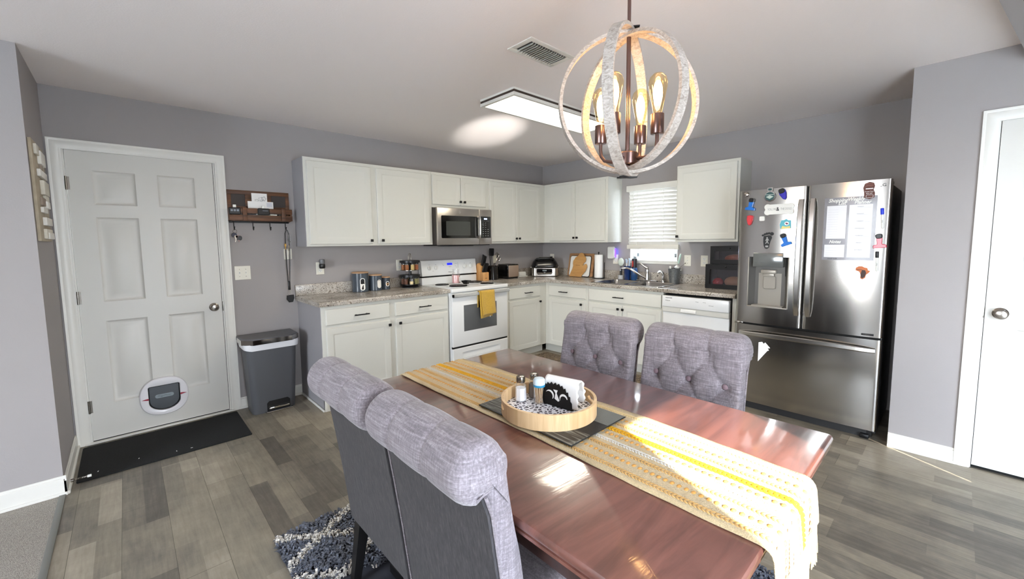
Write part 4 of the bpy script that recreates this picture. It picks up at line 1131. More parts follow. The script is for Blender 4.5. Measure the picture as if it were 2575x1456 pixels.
rc = P(rn, 'cloth', b, M['runner']); md = rc.modifiers.new('thick', 'SOLIDIFY'); md.thickness = .003; md.offset = 0
tan = pm('yarn_tan', (198, 158, 98), .9, noise=(300, .15)); org = pm('yarn_ochre', (204, 150, 78), .9, noise=(300, .15)); wht = pm('yarn_white', (204, 200, 190), .9, noise=(300, .1)); gold = pm('yarn_gold', (214, 160, 32), .9, noise=(300, .15)); cream = pm('yarn_cream', (212, 188, 138), .9, noise=(300, .12))
def bead(b, c, ax, wd, nn, L, W, Hh):
    """small squashed stitch: 6x3 dome"""
    V = []
    for (a, w, h) in ((-1, 0, 0), (-.7, -.8, .1), (-.7, .8, .1), (-.6, 0, .75), (0, -1, .1), (0, 1, .1), (0, -.5, .9), (0, .5, .9), (.6, 0, .75), (.7, -.8, .1), (.7, .8, .1), (1, 0, 0)):
        V.append(c + ax * (a * L) + wd * (w * W) + nn * (h * Hh))
    b.add(V, [(0, 1, 3), (0, 3, 2), (1, 4, 6, 3), (3, 6, 7), (2, 3, 7, 5), (4, 9, 8, 6), (6, 8, 7), (5, 7, 8, 10), (9, 11, 8), (8, 11, 10)])
def braid(u, pitch, L, W, Hh, ang, off):
    b = B(); s = .02; i = 0
    while s < SL - .012:
        c, d, nn = pat(s); x = rx(u, s)
        for sg in (-1, 1):
            o = Vector((x + sg * off, 0, 0)) + c + nn * .003
            ax = (d * math.cos(ang) + Vector((sg, 0, 0)) * math.sin(ang)).normalized(); wd = ax.cross(nn)
            bead(b, o, ax, wd, nn, L, W, Hh)
        s += pitch; i += 1
    return b
def dashes(u, pitch, L, W, Hh):
    b = B(); s = .02
    while s < SL - .012:
        c, d, nn = pat(s); bead(b, Vector((rx(u, s), 0, 0)) + c + nn * .003, Vector((1, 0, 0)), d, nn, L, W, Hh); s += pitch
    return b
rows_ = [('braid', .085, tan), ('dash', .205, org), ('braid', .300, tan), ('braid', .395, wht), ('dash', .490, org), ('gold', .580, gold), ('braid', .690, tan), ('dash', .790, org), ('braid', .905, cream)]
for k, u, m_ in rows_:
    if k == 'braid': P(rn, 'braid', braid(u, .0105, .0085, .0032, .003, .62, .0048), m_, smooth=60)
    elif k == 'gold': P(rn, 'braid', braid(u, .0125, .0115, .0048, .005, .6, .0062), m_, smooth=60, label='thick mustard gold braid')
    else: P(rn, 'stitch_row', dashes(u, .019, .0085, .0058, .004), m_, smooth=60)
b = B(); random.seed(3)
for side in (0, 1):
    for k in range(150):
        u = (k + random.random()) / 150
        if side: x = rx(u, SL - .001); y0, z0 = path[-1]; y0 -= .002
        else: x = rx(u, .001); y0, z0 = path[0]; y0 += .002
        L = .075 + random.random() * .035; dx = random.uniform(-.012, .012); dy = random.uniform(-.008, .006)
        cl = int(u * 22); xc = rx((cl + .5) / 22, SL - .001 if side else .001)
        pts = [(x, y0, z0 + .006), (x * .5 + xc * .5, y0 + dy * .3, z0 - L * .35), (x * .6 + xc * .4 + dx * .6, y0 + dy * .7, z0 - L * .7), (x * .75 + xc * .25 + dx, y0 + dy, z0 - L)]
        b.tube(pts, [.0016, .0016, .0015, .001], 4)
P(rn, 'fringe', b, cream, smooth=60, kind='stuff')

# ------------------------------------------------------------------ placemat and tray
pmz = .7632
pl = T('placemat', 'black and grey ribbed placemat under the wooden tray', 'placemat', (-3.322, -3.073, pmz), 0)
m, nt, bs = _new('placemat_ribbed'); L = nt.links
tc = N(nt, 'ShaderNodeTexCoord'); mp = N(nt, 'ShaderNodeMapping'); mp.inputs['Scale'].default_value = (110, 9, 1); L.new(tc.outputs['Object'], mp.inputs['Vector'])
vr = N(nt, 'ShaderNodeTexNoise', Scale=1.0, Detail=0.0); L.new(mp.outputs[0], vr.inputs['Vector'])
r = ramp(nt, [(.44, (24, 26, 27)), (.5, (96, 100, 98)), (.6, (120, 124, 120)), (.66, (40, 42, 42))], 'CONSTANT'); L.new(vr.outputs['Fac'], r.inputs[0]); L.new(r.outputs[0], bs.inputs['Base Color']); bs.inputs['Roughness'].default_value = .45
bp = N(nt, 'ShaderNodeBump', Strength=.4, Distance=.003); L.new(vr.outputs['Fac'], bp.inputs['Height']); L.new(bp.outputs[0], bs.inputs['Normal'])
b = B(); b.box(-.155, .155, -.228, .228, 0, .003, .001); P(pl, 'mat', b, pm('placemat_black', (26, 28, 30), .5, bump=(500, .3)))
P(pl, 'ribbed_panel', B().box(-.153, -.055, -.225, -.02, .0028, .0036).box(-.153, .0, .05, .225, .0028, .0036), m, label='ribbed grey stripes')
P(pl, 'plain_panel', B().box(.045, .153, -.225, .0, .0028, .0036), pm('placemat_grey', (104, 107, 104), .5, bump=(400, .3)), label='plain grey corner')

tr = T('tray', 'round light bamboo tray with cut out handles on the runner', 'tray', (-3.325, -3.072, .7670), 0)
RT = .176; HT = .056
b = B(); NT = 96
def slot(a):  # handle slots at two opposite sides
    d = min(abs((a - A0 + PI) % (2 * PI) - PI) for A0 in (-.62, -.62 + PI)); return d < .20, d
vs = []; fs = []
ang = [2 * PI * i / NT for i in range(NT)]
levels = [0, .022, .040, HT]
def V3(r, a, z): return (r * math.cos(a), r * math.sin(a), z)
for a in ang:
    sl_, d = slot(a)
    rd = math.sqrt(max(0, 1 - (d / .20) ** 2)) if sl_ else 0
    zl = .031 - .009 * min(1, rd * 1.6); zh = .031 + .009 * min(1, rd * 1.6)
    for r_ in (RT, RT - .010):
        for z in (0, zl, zh, HT): vs.append(V3(r_, a, z))
for i in range(NT):
    j = (i + 1) % NT; hole = slot(ang[i])[0] or slot(ang[j])[0]
    for k in range(3):
        if hole and k == 1:
            continue
        fs.append((i * 8 + k, j * 8 + k, j * 8 + k + 1, i * 8 + k + 1)); fs.append((i * 8 + 4 + k, j * 8 + 4 + k, j * 8 + 5 + k, i * 8 + 5 + k))
    if hole: fs.append((i * 8 + 1, j * 8 + 1, j * 8 + 5, i * 8 + 5)); fs.append((i * 8 + 2, j * 8 + 2, j * 8 + 6, i * 8 + 6))
    fs.append((i * 8 + 3, j * 8 + 3, j * 8 + 7, i * 8 + 7)); fs.append((i * 8, j * 8, j * 8 + 4, i * 8 + 4))
b.add(vs, fs); P(tr, 'rim', b, M['bamboo'], smooth=50)
P(tr, 'base', B().cyl((0, 0, .002), RT - .0095, .008, 64), M['bamboo'])
m, nt, bs = _new('tray_liner_pattern'); L = nt.links
tc = N(nt, 'ShaderNodeTexCoord'); vo = N(nt, 'ShaderNodeTexVoronoi', _feature='DISTANCE_TO_EDGE', Scale=62.0); L.new(tc.outputs['Object'], vo.inputs['Vector'])
vc = N(nt, 'ShaderNodeTexVoronoi', Scale=62.0); L.new(tc.outputs['Object'], vc.inputs['Vector'])
lt = N(nt, 'ShaderNodeMath', _operation='GREATER_THAN'); L.new(vo.outputs['Distance'], lt.inputs[0]); lt.inputs[1].default_value = .16
mx = N(nt, 'ShaderNodeMix', _data_type='RGBA'); L.new(lt.outputs[0], mx.inputs[0]); mx.inputs[6].default_value = rgb(236, 236, 238); mx.inputs[7].default_value = rgb(34, 30, 42)
L.new(mx.outputs[2], bs.inputs['Base Color']); bs.inputs['Roughness'].default_value = .4
b = B(); b.cyl((0, 0, .0098), RT - .0105, .0008, 64); lnr = P(tr, 'liner', b, m, label='white liner with dark pebble pattern')
b = B()
for x, y, a in ((-.125, .035, .6), (-.12, .01, -.2), (-.105, -.07, .3), (-.085, -.095, 1.0), (-.13, -.02, 1.4), (-.11, -.045, .8)):
    R = TR(x, y, .0108, rz=a); b.prism(ell(0, 0, .016, .0075, 14), 0, .0008, 'xy', M=R)
P(tr, 'leaf_print', b, pm('leaf_gold', (190, 148, 60), .5), label='gold leaf motifs')

def shaker_(name, label, loc, rz, fill, cat, level):
    t = T(name, label, cat, loc, rz)
    def octo(r, z): return [(r * math.cos(PI / 8 + i * PI / 4), r * math.sin(PI / 8 + i * PI / 4), z) for i in range(8)]
    def skin(b, rings, cap=True):
        V = sum(rings, []); F = [(q * 8 + i, q * 8 + (i + 1) % 8, q * 8 + 8 + (i + 1) % 8, q * 8 + 8 + i) for q in range(len(rings) - 1) for i in range(8)]
        F += [tuple(reversed(range(8))), tuple((len(rings) - 1) * 8 + i for i in range(8))]; b.add(V, F); return b
    P(t, 'glass_body', skin(B(), [octo(.022, 0), octo(.0235, .004), octo(.0215, .060), octo(.015, .072), octo(.0145, .078)]), M['glass'], smooth=20)
    P(t, 'filling', skin(B(), [octo(.0205, .003), octo(.0218, .006), octo(.0205, level)]), fill, smooth=20)
    b = B(); b.lathe([(.0172, .074), (.0178, .078), (.0178, .090), (.0165, .096), (.012, .0985), (0, .0988)], (0, 0, 0), 24)
    lid = P(t, 'cap', b, M['nickel']); q = B()
    for i in range(6): q.cyl((.007 * math.cos(i), .007 * math.sin(i), .0984), .0012, .0006, 6)
    P(lid, 'holes', q, M['dark'])
    return t
shaker_('salt_shaker', 'glass salt shaker with metal cap, filled with white salt', (-3.350, -2.950, .7779), .3, pm('salt', (240, 240, 242), .8), 'salt shaker', .052)
shaker_('pepper_shaker', 'glass pepper shaker with metal cap behind the toothpicks', (-3.288, -2.962, .7779), .2, pm('pepper', (112, 102, 92), .9, noise=(500, .3)), 'pepper shaker', .055)
tp = T('toothpick_holder', 'clear toothpick dispenser with blue and white cap', 'toothpick holder', (-3.318, -3.018, .7779), 0)
P(tp, 'tube', B().lathe([(0, 0), (.020, 0), (.022, .003), (.022, .068), (.0205, .068), (.0205, .004), (0, .003)], (0, 0, 0), 28, caps=False), M['glass'])
P(tp, 'collar', B().cyl((0, 0, .066), .0228, .009, 28, .001), pm('cap_blue', (46, 136, 176), .35))
P(tp, 'cap', B().lathe([(.0232, .075), (.0236, .078), (.0225, .092), (.018, .098), (.0, .0995)], (0, 0, 0), 28), pm('cap_pale_blue', (206, 222, 230), .35))
random.seed(5); pk = pm('toothpick_wood', (214, 186, 148), .7)
for i in range(26):
    a = i * 2.4; r_ = .019 * math.sqrt((i + .5) / 26); lean = random.uniform(-.10, .10)
    x, y = r_ * math.cos(a) * .8, r_ * math.sin(a) * .8
    P(tp, 'toothpick', B().tube([(x, y, .004), (x + lean * .1, y + random.uniform(-.005, .005), .064)], .0011, 5), pk)

# napkin holder: black ornamental plate in front of an arched stack of white napkins
nh = T('napkin_holder', 'black napkin holder with jagged furry edge and swirl cut outs', 'napkin holder', (-3.296, -3.090, .7779), -PI / 2 + .10)
out = [(-.070, 0), (-.070, .045), (-.066, .070), (-.058, .066), (-.056, .079), (-.047, .075), (-.043, .086), (-.034, .080), (-.026, .090), (-.018, .082), (-.008, .091), (-.002, .083), (.008, .090), (.014, .080), (.022, .086), (.028, .074), (.036, .078), (.040, .064), (.048, .066), (.050, .052), (.057, .050), (.058, .034), (.064, .028), (.066, 0)]
b = B(); b.prism(out, -.003, .0, 'xz'); b.box(-.07, .066, -.003, .055, 0, .003); pl_ = P(nh, 'plate', b, M['blackm'])
b = B()
def swirl(cx, cz, r0, a0, a1, w):
    o = []; i_ = []
    for k in range(15):
        t = k / 14; a = a0 + (a1 - a0) * t; ww = w * math.sin(PI * min(1, t * .9 + .1)) ; o.append((cx + (r0 + ww / 2) * math.cos(a), cz + (r0 + ww / 2) * math.sin(a))); i_.append((cx + (r0 - ww / 2) * math.cos(a), cz + (r0 - ww / 2) * math.sin(a)))
    return o + i_[::-1]
b.prism(swirl(-.034, .038, .018, -.6, 2.6, .007), -.0038, -.0028, 'xz'); b.prism(swirl(.030, .036, .016, .2, 3.6, .008), -.0038, -.0028, 'xz')
b.prism([(-.010, .030), (-.006, .052), (-.016, .064), (.004, .064), (-.001, .052), (.012, .026), (.006, .022)], -.0038, -.0028, 'xz')
P(pl_, 'cut_out', b, M['paper'])
np_ = T('napkin', 'white paper napkin arched over the black napkin holder in the tray', 'napkin', (-3.296, -3.092, .7812), -PI / 2 + .10)
b = B()
def arch(u, v):
    q = -.066 + .150 * u
    if v < .35: y, z = .0045, .002 + .066 * v / .35
    elif v < .75:
        a = PI * (v - .35) / .4; y, z = .0275 - .023 * math.cos(a), .068 + (.034 + .006 * u) * math.sin(a)
    else: y, z = .0505 + .004 * u, .068 - .05 * (v - .75) / .25
    return (q + (.003 * math.sin(v * 50) if u > .97 else 0), y, z)
b.grid(arch, 20, 36); o_ = P(np_, 'napkin_sheet', b, M['paper'], smooth=80); md = o_.modifiers.new('thick', 'SOLIDIFY'); md.thickness = .0035

# ------------------------------------------------------------------ chandelier
ORB = Vector((-3.117, -3.261, 1.872)); R0 = .252
cdl = T('chandelier', 'orb chandelier of whitewashed wooden rings with four lit bulbs', 'chandelier', (ORB.x, ORB.y, ORB.z), 0)
def hoop(axis_ang, r, tilt=0, w=.034, th=.011, rot=0):
    """flat hoop standing vertically; axis_ang = azimuth of its plane"""
    b = B(); K = 72; V = []; F = []
    for i in range(K):
        a = 2 * PI * i / K
        for rr, ww in ((r, -w / 2), (r, w / 2), (r - th, w / 2), (r - th, -w / 2)): V.append((rr * math.cos(a), ww, rr * math.sin(a)))
    for i in range(K):
        j = (i + 1) % K
        for k in range(4): l = (k + 1) % 4; F.append((i * 4 + k, j * 4 + k, j * 4 + l, i * 4 + l))
    return B().add(V, F, Matrix.Rotation(axis_ang, 4, 'Z') @ Matrix.Rotation(tilt, 4, 'Y'))
AZ = math.radians(-58.5)          # azimuth of the picture's horizontal
for da, r in ((76, R0), (16, R0 - .010), (-44, R0 - .020)):
    P(cdl, 'ring', hoop(AZ + math.radians(da), r), M['whitewood'], smooth=40)
P(cdl, 'rod', B().cyl((0, 0, -.19), .0075, .19 + .24, 14).cyl((0, 0, .24), .006, 2.44 - ORB.z - .24, 14).cyl((0, 0, .235), .011, .02, 14), M['bronze'])
P(cdl, 'ceiling_canopy', B().lathe([(.012, 2.40 - ORB.z), (.05, 2.415 - ORB.z), (.062, 2.435 - ORB.z), (.062, 2.44 - ORB.z)], (0, 0, 0), 28), M['bronze'])
P(cdl, 'hub', B().lathe([(0, -.232), (.010, -.232), (.010, -.213), (.033, -.212), (.036, -.208), (.036, -.172), (.033, -.168), (0, -.168)], (0, 0, 0), 28), M['bronze'])
for sg in (-1, 1):
    P(cdl, 'clip_plate', B().box(-.035, .035, -.009, .009, sg * (R0 + .001) - .002, sg * (R0 + .001) + .002, .001, M=Matrix.Rotation(AZ + 1.0, 4, 'Z')).box(-.035, .035, -.009, .009, sg * (R0 + .002) - .002, sg * (R0 + .002) + .002, .001, M=Matrix.Rotation(AZ + .1, 4, 'Z')), M['blackm'])
amber = glass_mat('amber_glass', (255, 244, 216), .09)
fil = pm('filament_glow', (255, 200, 120), .5, emit=((255, 206, 150), 36))
for k, dg in enumerate((-25, 65, 155, 245)):
    a = AZ + math.radians(dg); ca, sa = math.cos(a), math.sin(a); RR = .105
    p = [(.03 * ca, .03 * sa, -.19), (.06 * ca, .06 * sa, -.193), (.088 * ca, .088 * sa, -.186), (.102 * ca, .102 * sa, -.168), (RR * ca, RR * sa, -.145), (RR * ca, RR * sa, -.118)]
    P(cdl, 'arm', B().tube(p, .0062, 10), M['bronze'])
    P(cdl, 'socket', B().cyl((RR * ca, RR * sa, -.122), .0215, .066, 24, .002), M['bronze'])
    bl_ = P(cdl, 'bulb', B().lathe([(.013, -.058), (.015, -.045), (.024, .000), (.030, .030), (.031, .045), (.026, .062), (.014, .074), (0, .077)], (RR * ca, RR * sa, 0), 24, caps=False), amber, label='glowing amber bulb')
    P(bl_, 'filament', B().sphere((RR * ca, RR * sa, .012), .0155, (1, 1, 2.7), 14, 10), fil)

# ------------------------------------------------------------------ ceiling light and vent
fl_ = T('ceiling_light', 'long rectangular fluorescent ceiling light with white and bronze frame', 'ceiling light', (-1.828, -1.790, CE), 0)
hx, hy = .608, .182
def frame(b, o, i, z0, z1):
    for q in ((-hx - o, hx + o, -hy - o, -hy + i), (-hx - o, hx + o, hy - i, hy + o), (-hx - o, -hx + i, -hy + i, hy - i), (hx - i, hx + o, -hy + i, hy - i)): b.box(*q, z0, z1, .001)
    return b
P(fl_, 'top_frame', frame(B(), .0, .03, -.015, -.0005), M['trim'])
P(fl_, 'accent_band', frame(B(), -.002, .03, -.032, -.014), pm('band_bronze', (62, 50, 44), .4), label='dark bronze band')
P(fl_, 'lower_frame', frame(B(), .0, .026, -.052, -.031), M['trim'])
P(fl_, 'diffuser', B().box(-hx + .026, hx - .026, -hy + .026, hy - .026, -.040, -.034), pm('diffuser_glow', (255, 252, 244), .5, emit=((255, 246, 226), 13)))
vt = T('ceiling_vent', 'white louvred air vent in the ceiling', 'vent', (-2.666, -2.440, CE), 0)
b = B(); vx, vy = .178, .092
for q in ((-vx, vx, -vy, -vy + .032), (-vx, vx, vy - .032, vy), (-vx, -vx + .034, -vy + .032, vy - .032), (vx - .034, vx, -vy + .032, vy - .032)): b.box(*q, -.007, -.0005, .003)
P(vt, 'frame', b, M['trim'])
b = B()
for i in range(15):
    x = -vx + .046 + (2 * vx - .092) * i / 14; b.box(-.010, .010, -vy + .03, vy - .03, -.0006, .0006, M=TR(x, 0, -.010, ry=math.radians(-52)))
P(vt, 'louver', b, M['trim'])
P(vt, 'damper', B().box(-vx + .03, vx - .03, -vy + .03, vy - .03, -.0015, -.0008), pm('vent_grey', (84, 82, 80), .7))

# ------------------------------------------------------------------ rugs and mats
dm = T('door_mat', 'black rectangular doormat in front of the entry door', 'doormat', (-4.300, -.350, 0), 0)
P(dm, 'mat', B().prism(rrect(-.450, .452, -.285, .285, .01, 3), .0005, .008, 'xy', bev=.002), M['matblk'])
random.seed(11); b = B()
for x, y in ((-.17, -.17), (.02, -.22), (.10, -.235), (-.36, -.2)): b.box(-.006, .006, -.002, .002, .008, .0095, M=TR(x, y, 0, rz=random.random() * 3))
P(dm, 'lint', b, M['paper'])
rg = T('shag_rug', 'dark grey shag rug with white trellis lines under the dining table', 'rug', (-3.30, -3.04, 0), 0)
gx, gy = .725, 1.06
P(rg, 'backing', B().box(-gx, gx, -gy, gy, .0005, .012, .003), pm('rug_backing_grey', (58, 60, 68), .95))
def on_line(x, y):
    p = .46; q = .30
    a = (x / p + y / q + .12) % 1.0; c = (x / p - y / q + .30) % 1.0
    return min(a, 1 - a) < .078 or min(c, 1 - c) < .078
dk, wt = B(), B(); random.seed(21)
legs_xy = [(cx_ + sgn * lx, cy_ + sy_ * .200) for cx_, cy_, sgn in ((-3.913, -3.183, 1), (-3.915, -2.690, 1), (-2.452, -2.708, -1), (-2.452, -3.240, -1)) for lx in (.065, .09, .505) for sy_ in (-1, 1)]
for i in range(44000):
    x, y = random.uniform(-gx, gx), random.uniform(-gy, gy)
    vis = (x < -.30 and y > .15) or (x > .2 and y < -.15) or y < -.75
    if not vis and random.random() > .12: continue
    if any(abs(x - 3.30 - ax) < .066 and abs(y - 3.04 - ay) < .066 for ax, ay in legs_xy) or abs(abs(y + .002) - .47) < .105 and abs(x) < .50: continue
    bb = wt if on_line(x, y) else dk
    a = random.uniform(0, 2 * PI); w = random.uniform(.0035, .006); h = random.uniform(.016, .030); l = random.uniform(.016, .034)
    if bb is wt: l *= .55; h *= 1.1
    ca, sa = math.cos(a), math.sin(a); px, py = -sa * w, ca * w
    k = len(bb.v)
    bb.v += [(x - px, y - py, .010), (x + px, y + py, .010), (x + px * .9 + ca * l * .5, y + py * .9 + sa * l * .5, .010 + h * .8), (x - px * .9 + ca * l * .5, y - py * .9 + sa * l * .5, .010 + h * .8), (x + ca * l, y + sa * l, .010 + h * .75)]
    bb.f += [(k, k + 1, k + 2, k + 3), (k + 3, k + 2, k + 4)]; bb.mi += [0, 0]
P(rg, 'pile', dk, pm('rug_grey_pile', (102, 106, 116), .9, noise=(40, .35)), smooth=0, kind='stuff')
P(rg, 'trellis_pile', wt, pm('rug_white_pile', (214, 208, 198), .9, noise=(40, .15)), smooth=0, kind='stuff', label='white trellis lines')
km = T('kitchen_mat', 'patterned brown kitchen mat on the floor along the sink cabinets', 'mat', (-.900, -1.47, 0), 0)
m, nt, bs = _new('mat_brown_pattern'); L = nt.links
tc = N(nt, 'ShaderNodeTexCoord'); wv = N(nt, 'ShaderNodeTexNoise', Scale=9.0, Detail=2.0, Distortion=3.0); L.new(tc.outputs['Object'], wv.inputs['Vector'])
r = ramp(nt, [(.38, (72, 60, 50)), (.46, (104, 88, 70)), (.495, (170, 150, 122)), (.52, (62, 52, 46)), (.62, (128, 110, 88)), (.66, (54, 46, 42))]); L.new(wv.outputs['Fac'], r.inputs[0]); L.new(r.outputs[0], bs.inputs['Base Color']); bs.inputs['Roughness'].default_value = .8
P(km, 'mat', B().prism(rrect(-.24, .26, -.85, .83, .02, 3), .0005, .009, 'xy', bev=.003), m)
# ------------------------------------------------------------------ plates and things on the back wall
def outlet(name, label, loc, rz, kind='duplex', cat='outlet', plug=None):
    t = T(name, label, cat, loc, rz)
    W2 = .058 if kind == 'double' else .036
    P(t, 'cover_plate', B().prism(rrect(-W2, W2, -.058, .058, .004, 3), 0, -.006, 'xz', bev=.0022), M['plate'])
    b = B(); d = B()
    if kind == 'duplex':
        for s in (-1, 1):
            b.prism(rrect(-.0165, .0165, s * .0205 - .0145, s * .0205 + .0145, .008, 4), -.0055, -.0072, 'xz')
            for x, h in ((-.0065, .004), (.0065, .0032)): d.box(x - .001, x + .001, -.0076, -.0068, s * .0205 - h + .003, s * .0205 + h + .003)
            d.prism(ell(0, s * .0205 - .0085, .0022, .0022, 8), -.0068, -.0076, 'xz')
        P(t, 'socket', b, M['white']); P(t, 'slots', d, M['dark'])
    else:
        for x in ((-.023, .023) if kind == 'double' else (0,)):
            P(t, 'toggle', B().box(x - .0045, x + .0045, -.0062, -.0055, -.012, .012).prism([(-.006, -.004), (-.018, .006), (-.016, .010), (-.006, .006)], x - .0035, x + .0035, 'yz'), M['white'])
            for z in (-.03, .03): d.prism(ell(x, z, .0025, .0025, 8), -.006, -.0066, 'xz')
        P(t, 'screws', d, M['nickel'])
    return t
outlet('switch_plate', 'white double toggle light switch plate between entry door and lanyard', (-3.729, 0, 1.155), 0, 'double', 'switch plate')
sp_ = T('wall_plate', 'small white blank plate on the wall behind the hanging lanyard', 'plate', (-3.374, 0, 1.302), 0)
P(sp_, 'cover_plate', B().prism(rrect(-.032, .032, -.047, .047, .004, 3), 0, -.012, 'xz', bev=.003), M['plate'])
outlet('wall_outlet', 'white wall outlet with a grey plug in device above the left countertop', (-3.103, 0, 1.160), 0)
pg = T('plug_in_freshener', 'grey and black plug in air freshener in the outlet left of the canisters', 'air freshener', (-3.094, -.0075, 1.190), 0)
P(pg, 'grip', B().lathe([(.021, -.03), (.026, -.022), (.026, .006), (.022, .014)], (0, -.030, 0), 20).box(-.010, .010, -.03, 0, -.014, .012), M['black'])
P(pg, 'vial', B().lathe([(.022, .012), (.024, .03), (.023, .052), (.018, .056), (0, .056)], (0, -.030, 0), 20), pm('freshener_grey', (104, 104, 106), .25, coat=.3))
outlet('wall_outlet', 'white wall outlet partly hidden behind the spice carousel', (-2.283, 0, 1.152), 0)

# key rack
kr = T('key_rack', 'brown wooden key and mail rack on the wall by the entry door', 'key rack', (-3.806, -.001, 1.583), 0)
b = B(); b.box(0, .462, -.014, 0, .225, .258, .002); b.box(0, .028, -.014, 0, 0, .225, .002); b.box(.434, .462, -.014, 0, 0, .225, .002); b.box(.128, .172, -.014, 0, .10, .225, .002); b.box(.288, .322, -.014, 0, .10, .225, .002); b.box(.028, .434, -.014, 0, .10, .128, .002)
P(kr, 'back_frame', b, M['walnut'])
dkp = pm('slate_panel', (58, 50, 46), .6)
for q in ((.028, .128), (.322, .434), (.172, .288)): P(kr, 'slate', B().box(q[0], q[1], -.008, 0, .128, .225), dkp)
b = B(); b.box(-.002, .464, -.088, -.074, .008, .052, .002); b.box(-.002, .464, -.088, -.074, .066, .108, .002)
for x in (-.002, .450): b.box(x, x + .014, -.074, 0, .008, .108, .002)
b.box(.010, .452, -.076, -.002, .004, .014)
P(kr, 'shelf_box', b, M['walnut'])
b = B()
for x in (.090, .378): b.box(x, x + .030, -.096, -.087, .004, .112, .002)
P(kr, 'cross_slat', b.box(.0901, .0902, -.09, -.089, .01, .011), M['walnut'])
P(kr, 'hook_rail', B().box(.004, .45, -.022, -.001, -.010, .006, .001), M['blackm'])
b = B()
for x in (.012, .222, .432): b.cyl((x, -.0235, -.002), .003, .002, 10, M=None)
for x in (.034, .171, .299, .420):
    P(kr, 'hook', B().tube([(x, -.022, .004), (x, -.023, -.04), (x, -.027, -.062), (x, -.036, -.070), (x, -.046, -.064), (x, -.048, -.050)], .0032, 8).sphere((x, -.048, -.047), .0055, n=10, m=6), M['blackm'])
    P(kr, 'screw', B().sphere((x - .015, -.023, -.002), .003, (1, .4, 1), 8, 6), M['nickel'])
# things on the rack
cd_ = T('greeting_card', 'white card with a grey floral drawing on the key rack', 'card', (-3.574, -.018, 1.696), 0)
P(cd_, 'card', B().box(-.058, .058, -.0015, .0, 0, .127), M['paper'])
b = B(); random.seed(4)
for i in range(9):
    x, z, r_ = random.uniform(-.038, .038), random.uniform(.03, .095), random.uniform(.010, .017)
    b.tube([(x + r_ * math.cos(a) * (1 + .25 * math.cos(5 * a)), -.0018, z + r_ * math.sin(a) * (1 + .25 * math.cos(5 * a))) for a in [2 * PI * k / 20 for k in range(20)]], .0009, 4, closed=True)
    b.tube([(x, -.0018, z), (x * .4, -.0018, .045), (0, -.0018, .02)], .0008, 4)
P(cd_, 'drawing', b, pm('ink_grey', (84, 86, 90), .7))
ev_ = T('envelope', 'white envelope standing in the key rack below the floral card', 'envelope', (-3.573, -.045, 1.600), 0)
P(ev_, 'sheet', B().box(-.095, .095, -.002, .0, 0, .152), M['paper'])
P(ev_, 'address_window', B().box(.045, .085, -.0026, -.0018, .11, .145), pm('envelope_window', (206, 206, 212), .3))
def clicker(label, x, z, big):
    t = T('remote_clicker', label, 'remote', (x, -.0905, z), 0, 'remotes clipped to the key rack')
    P(t, 'case', B().prism(rrect(-.040 if not big else -.044, .040 if not big else .044, -.028, .028, .008, 4), 0, -.022, 'xz', bev=.005), M['black'])
    P(t, 'clip', B().box(-.011, .011, -.016, -.002, .026, .050, .003), M['white'], label='white visor clip')
    b = B()
    if not big:
        for k in range(3): b.box(-.030 + k * .021, -.014 + k * .021, -.0235, -.021, -.004, .012, .001)
    else: b.box(-.010, .030, -.0228, -.0215, .006, .010)
    P(t, 'button', b, pm('clicker_grey' + str(big), (140, 146, 154), .4)); return t
clicker('black garage remote with three grey buttons at the left of the key rack', -3.772, 1.664, 0)
clicker('plain black remote clipped near the middle of the key rack', -3.566, 1.664, 1)
pnb = T('pen', 'black pen lying in the gap of the key rack front', 'pen', (-3.66, -.080, 1.642), 0)
P(pnb, 'barrel', B().tube([(-.03, 0, 0), (.04, 0, .002)], .0042, 8), M['black']); P(pnb, 'tip', B().sphere((-.034, -.001, 0), .007, (1.3, 1, 1), 10, 6), M['nickel'])
lt_ = T('lip_balm', 'small white tube lying in the right gap of the key rack', 'lip balm', (-3.485, -.080, 1.640), 0)
P(lt_, 'tube', B().tube([(-.03, 0, 0), (.022, 0, 0)], .0055, 10), M['white']); P(lt_, 'cap', B().tube([(.022, 0, 0), (.038, 0, 0)], .0056, 10), M['black'])
# keys on the first hook
ky = T('hanging_keys', 'bunch of keys with dark round fob on the leftmost rack hook', 'keys', (-3.772, -.050, 1.515), 0)
P(ky, 'ring', B().tube([(.014 * math.cos(a), .002 * math.sin(2 * a), -.014 + .016 * math.sin(a)) for a in [2 * PI * k / 24 for k in range(24)]], .0013, 6, closed=True), M['nickel'])
P(ky, 'fob', B().prism(ell(-.006, -.044, .019, .019, 24), -.004, .004, 'xz', bev=.002), pm('fob_navy', (34, 34, 52), .4))
P(ky, 'car_key', B().prism(rrect(.012, .046, -.088, -.050, .014, 4), -.006, .006, 'xz', bev=.003), M['black'])
def key(a, x):
    o = [(-.010, 0), (-.012, -.012), (-.006, -.022), (-.0035, -.024), (-.0035, -.052), (0, -.056), (.003, -.052), (.0045, -.048), (.003, -.044), (.0045, -.038), (.0035, -.024), (.006, -.022), (.012, -.012), (.010, 0)]
    return B().prism(o, -.001, .001, 'xz', M=TR(x, -.004, -.048, ry=a))
for a, x, c in ((.15, .006, 'nickel'), (-.25, .012, 'bronze')): P(ky, 'key', key(a, x), M[c])
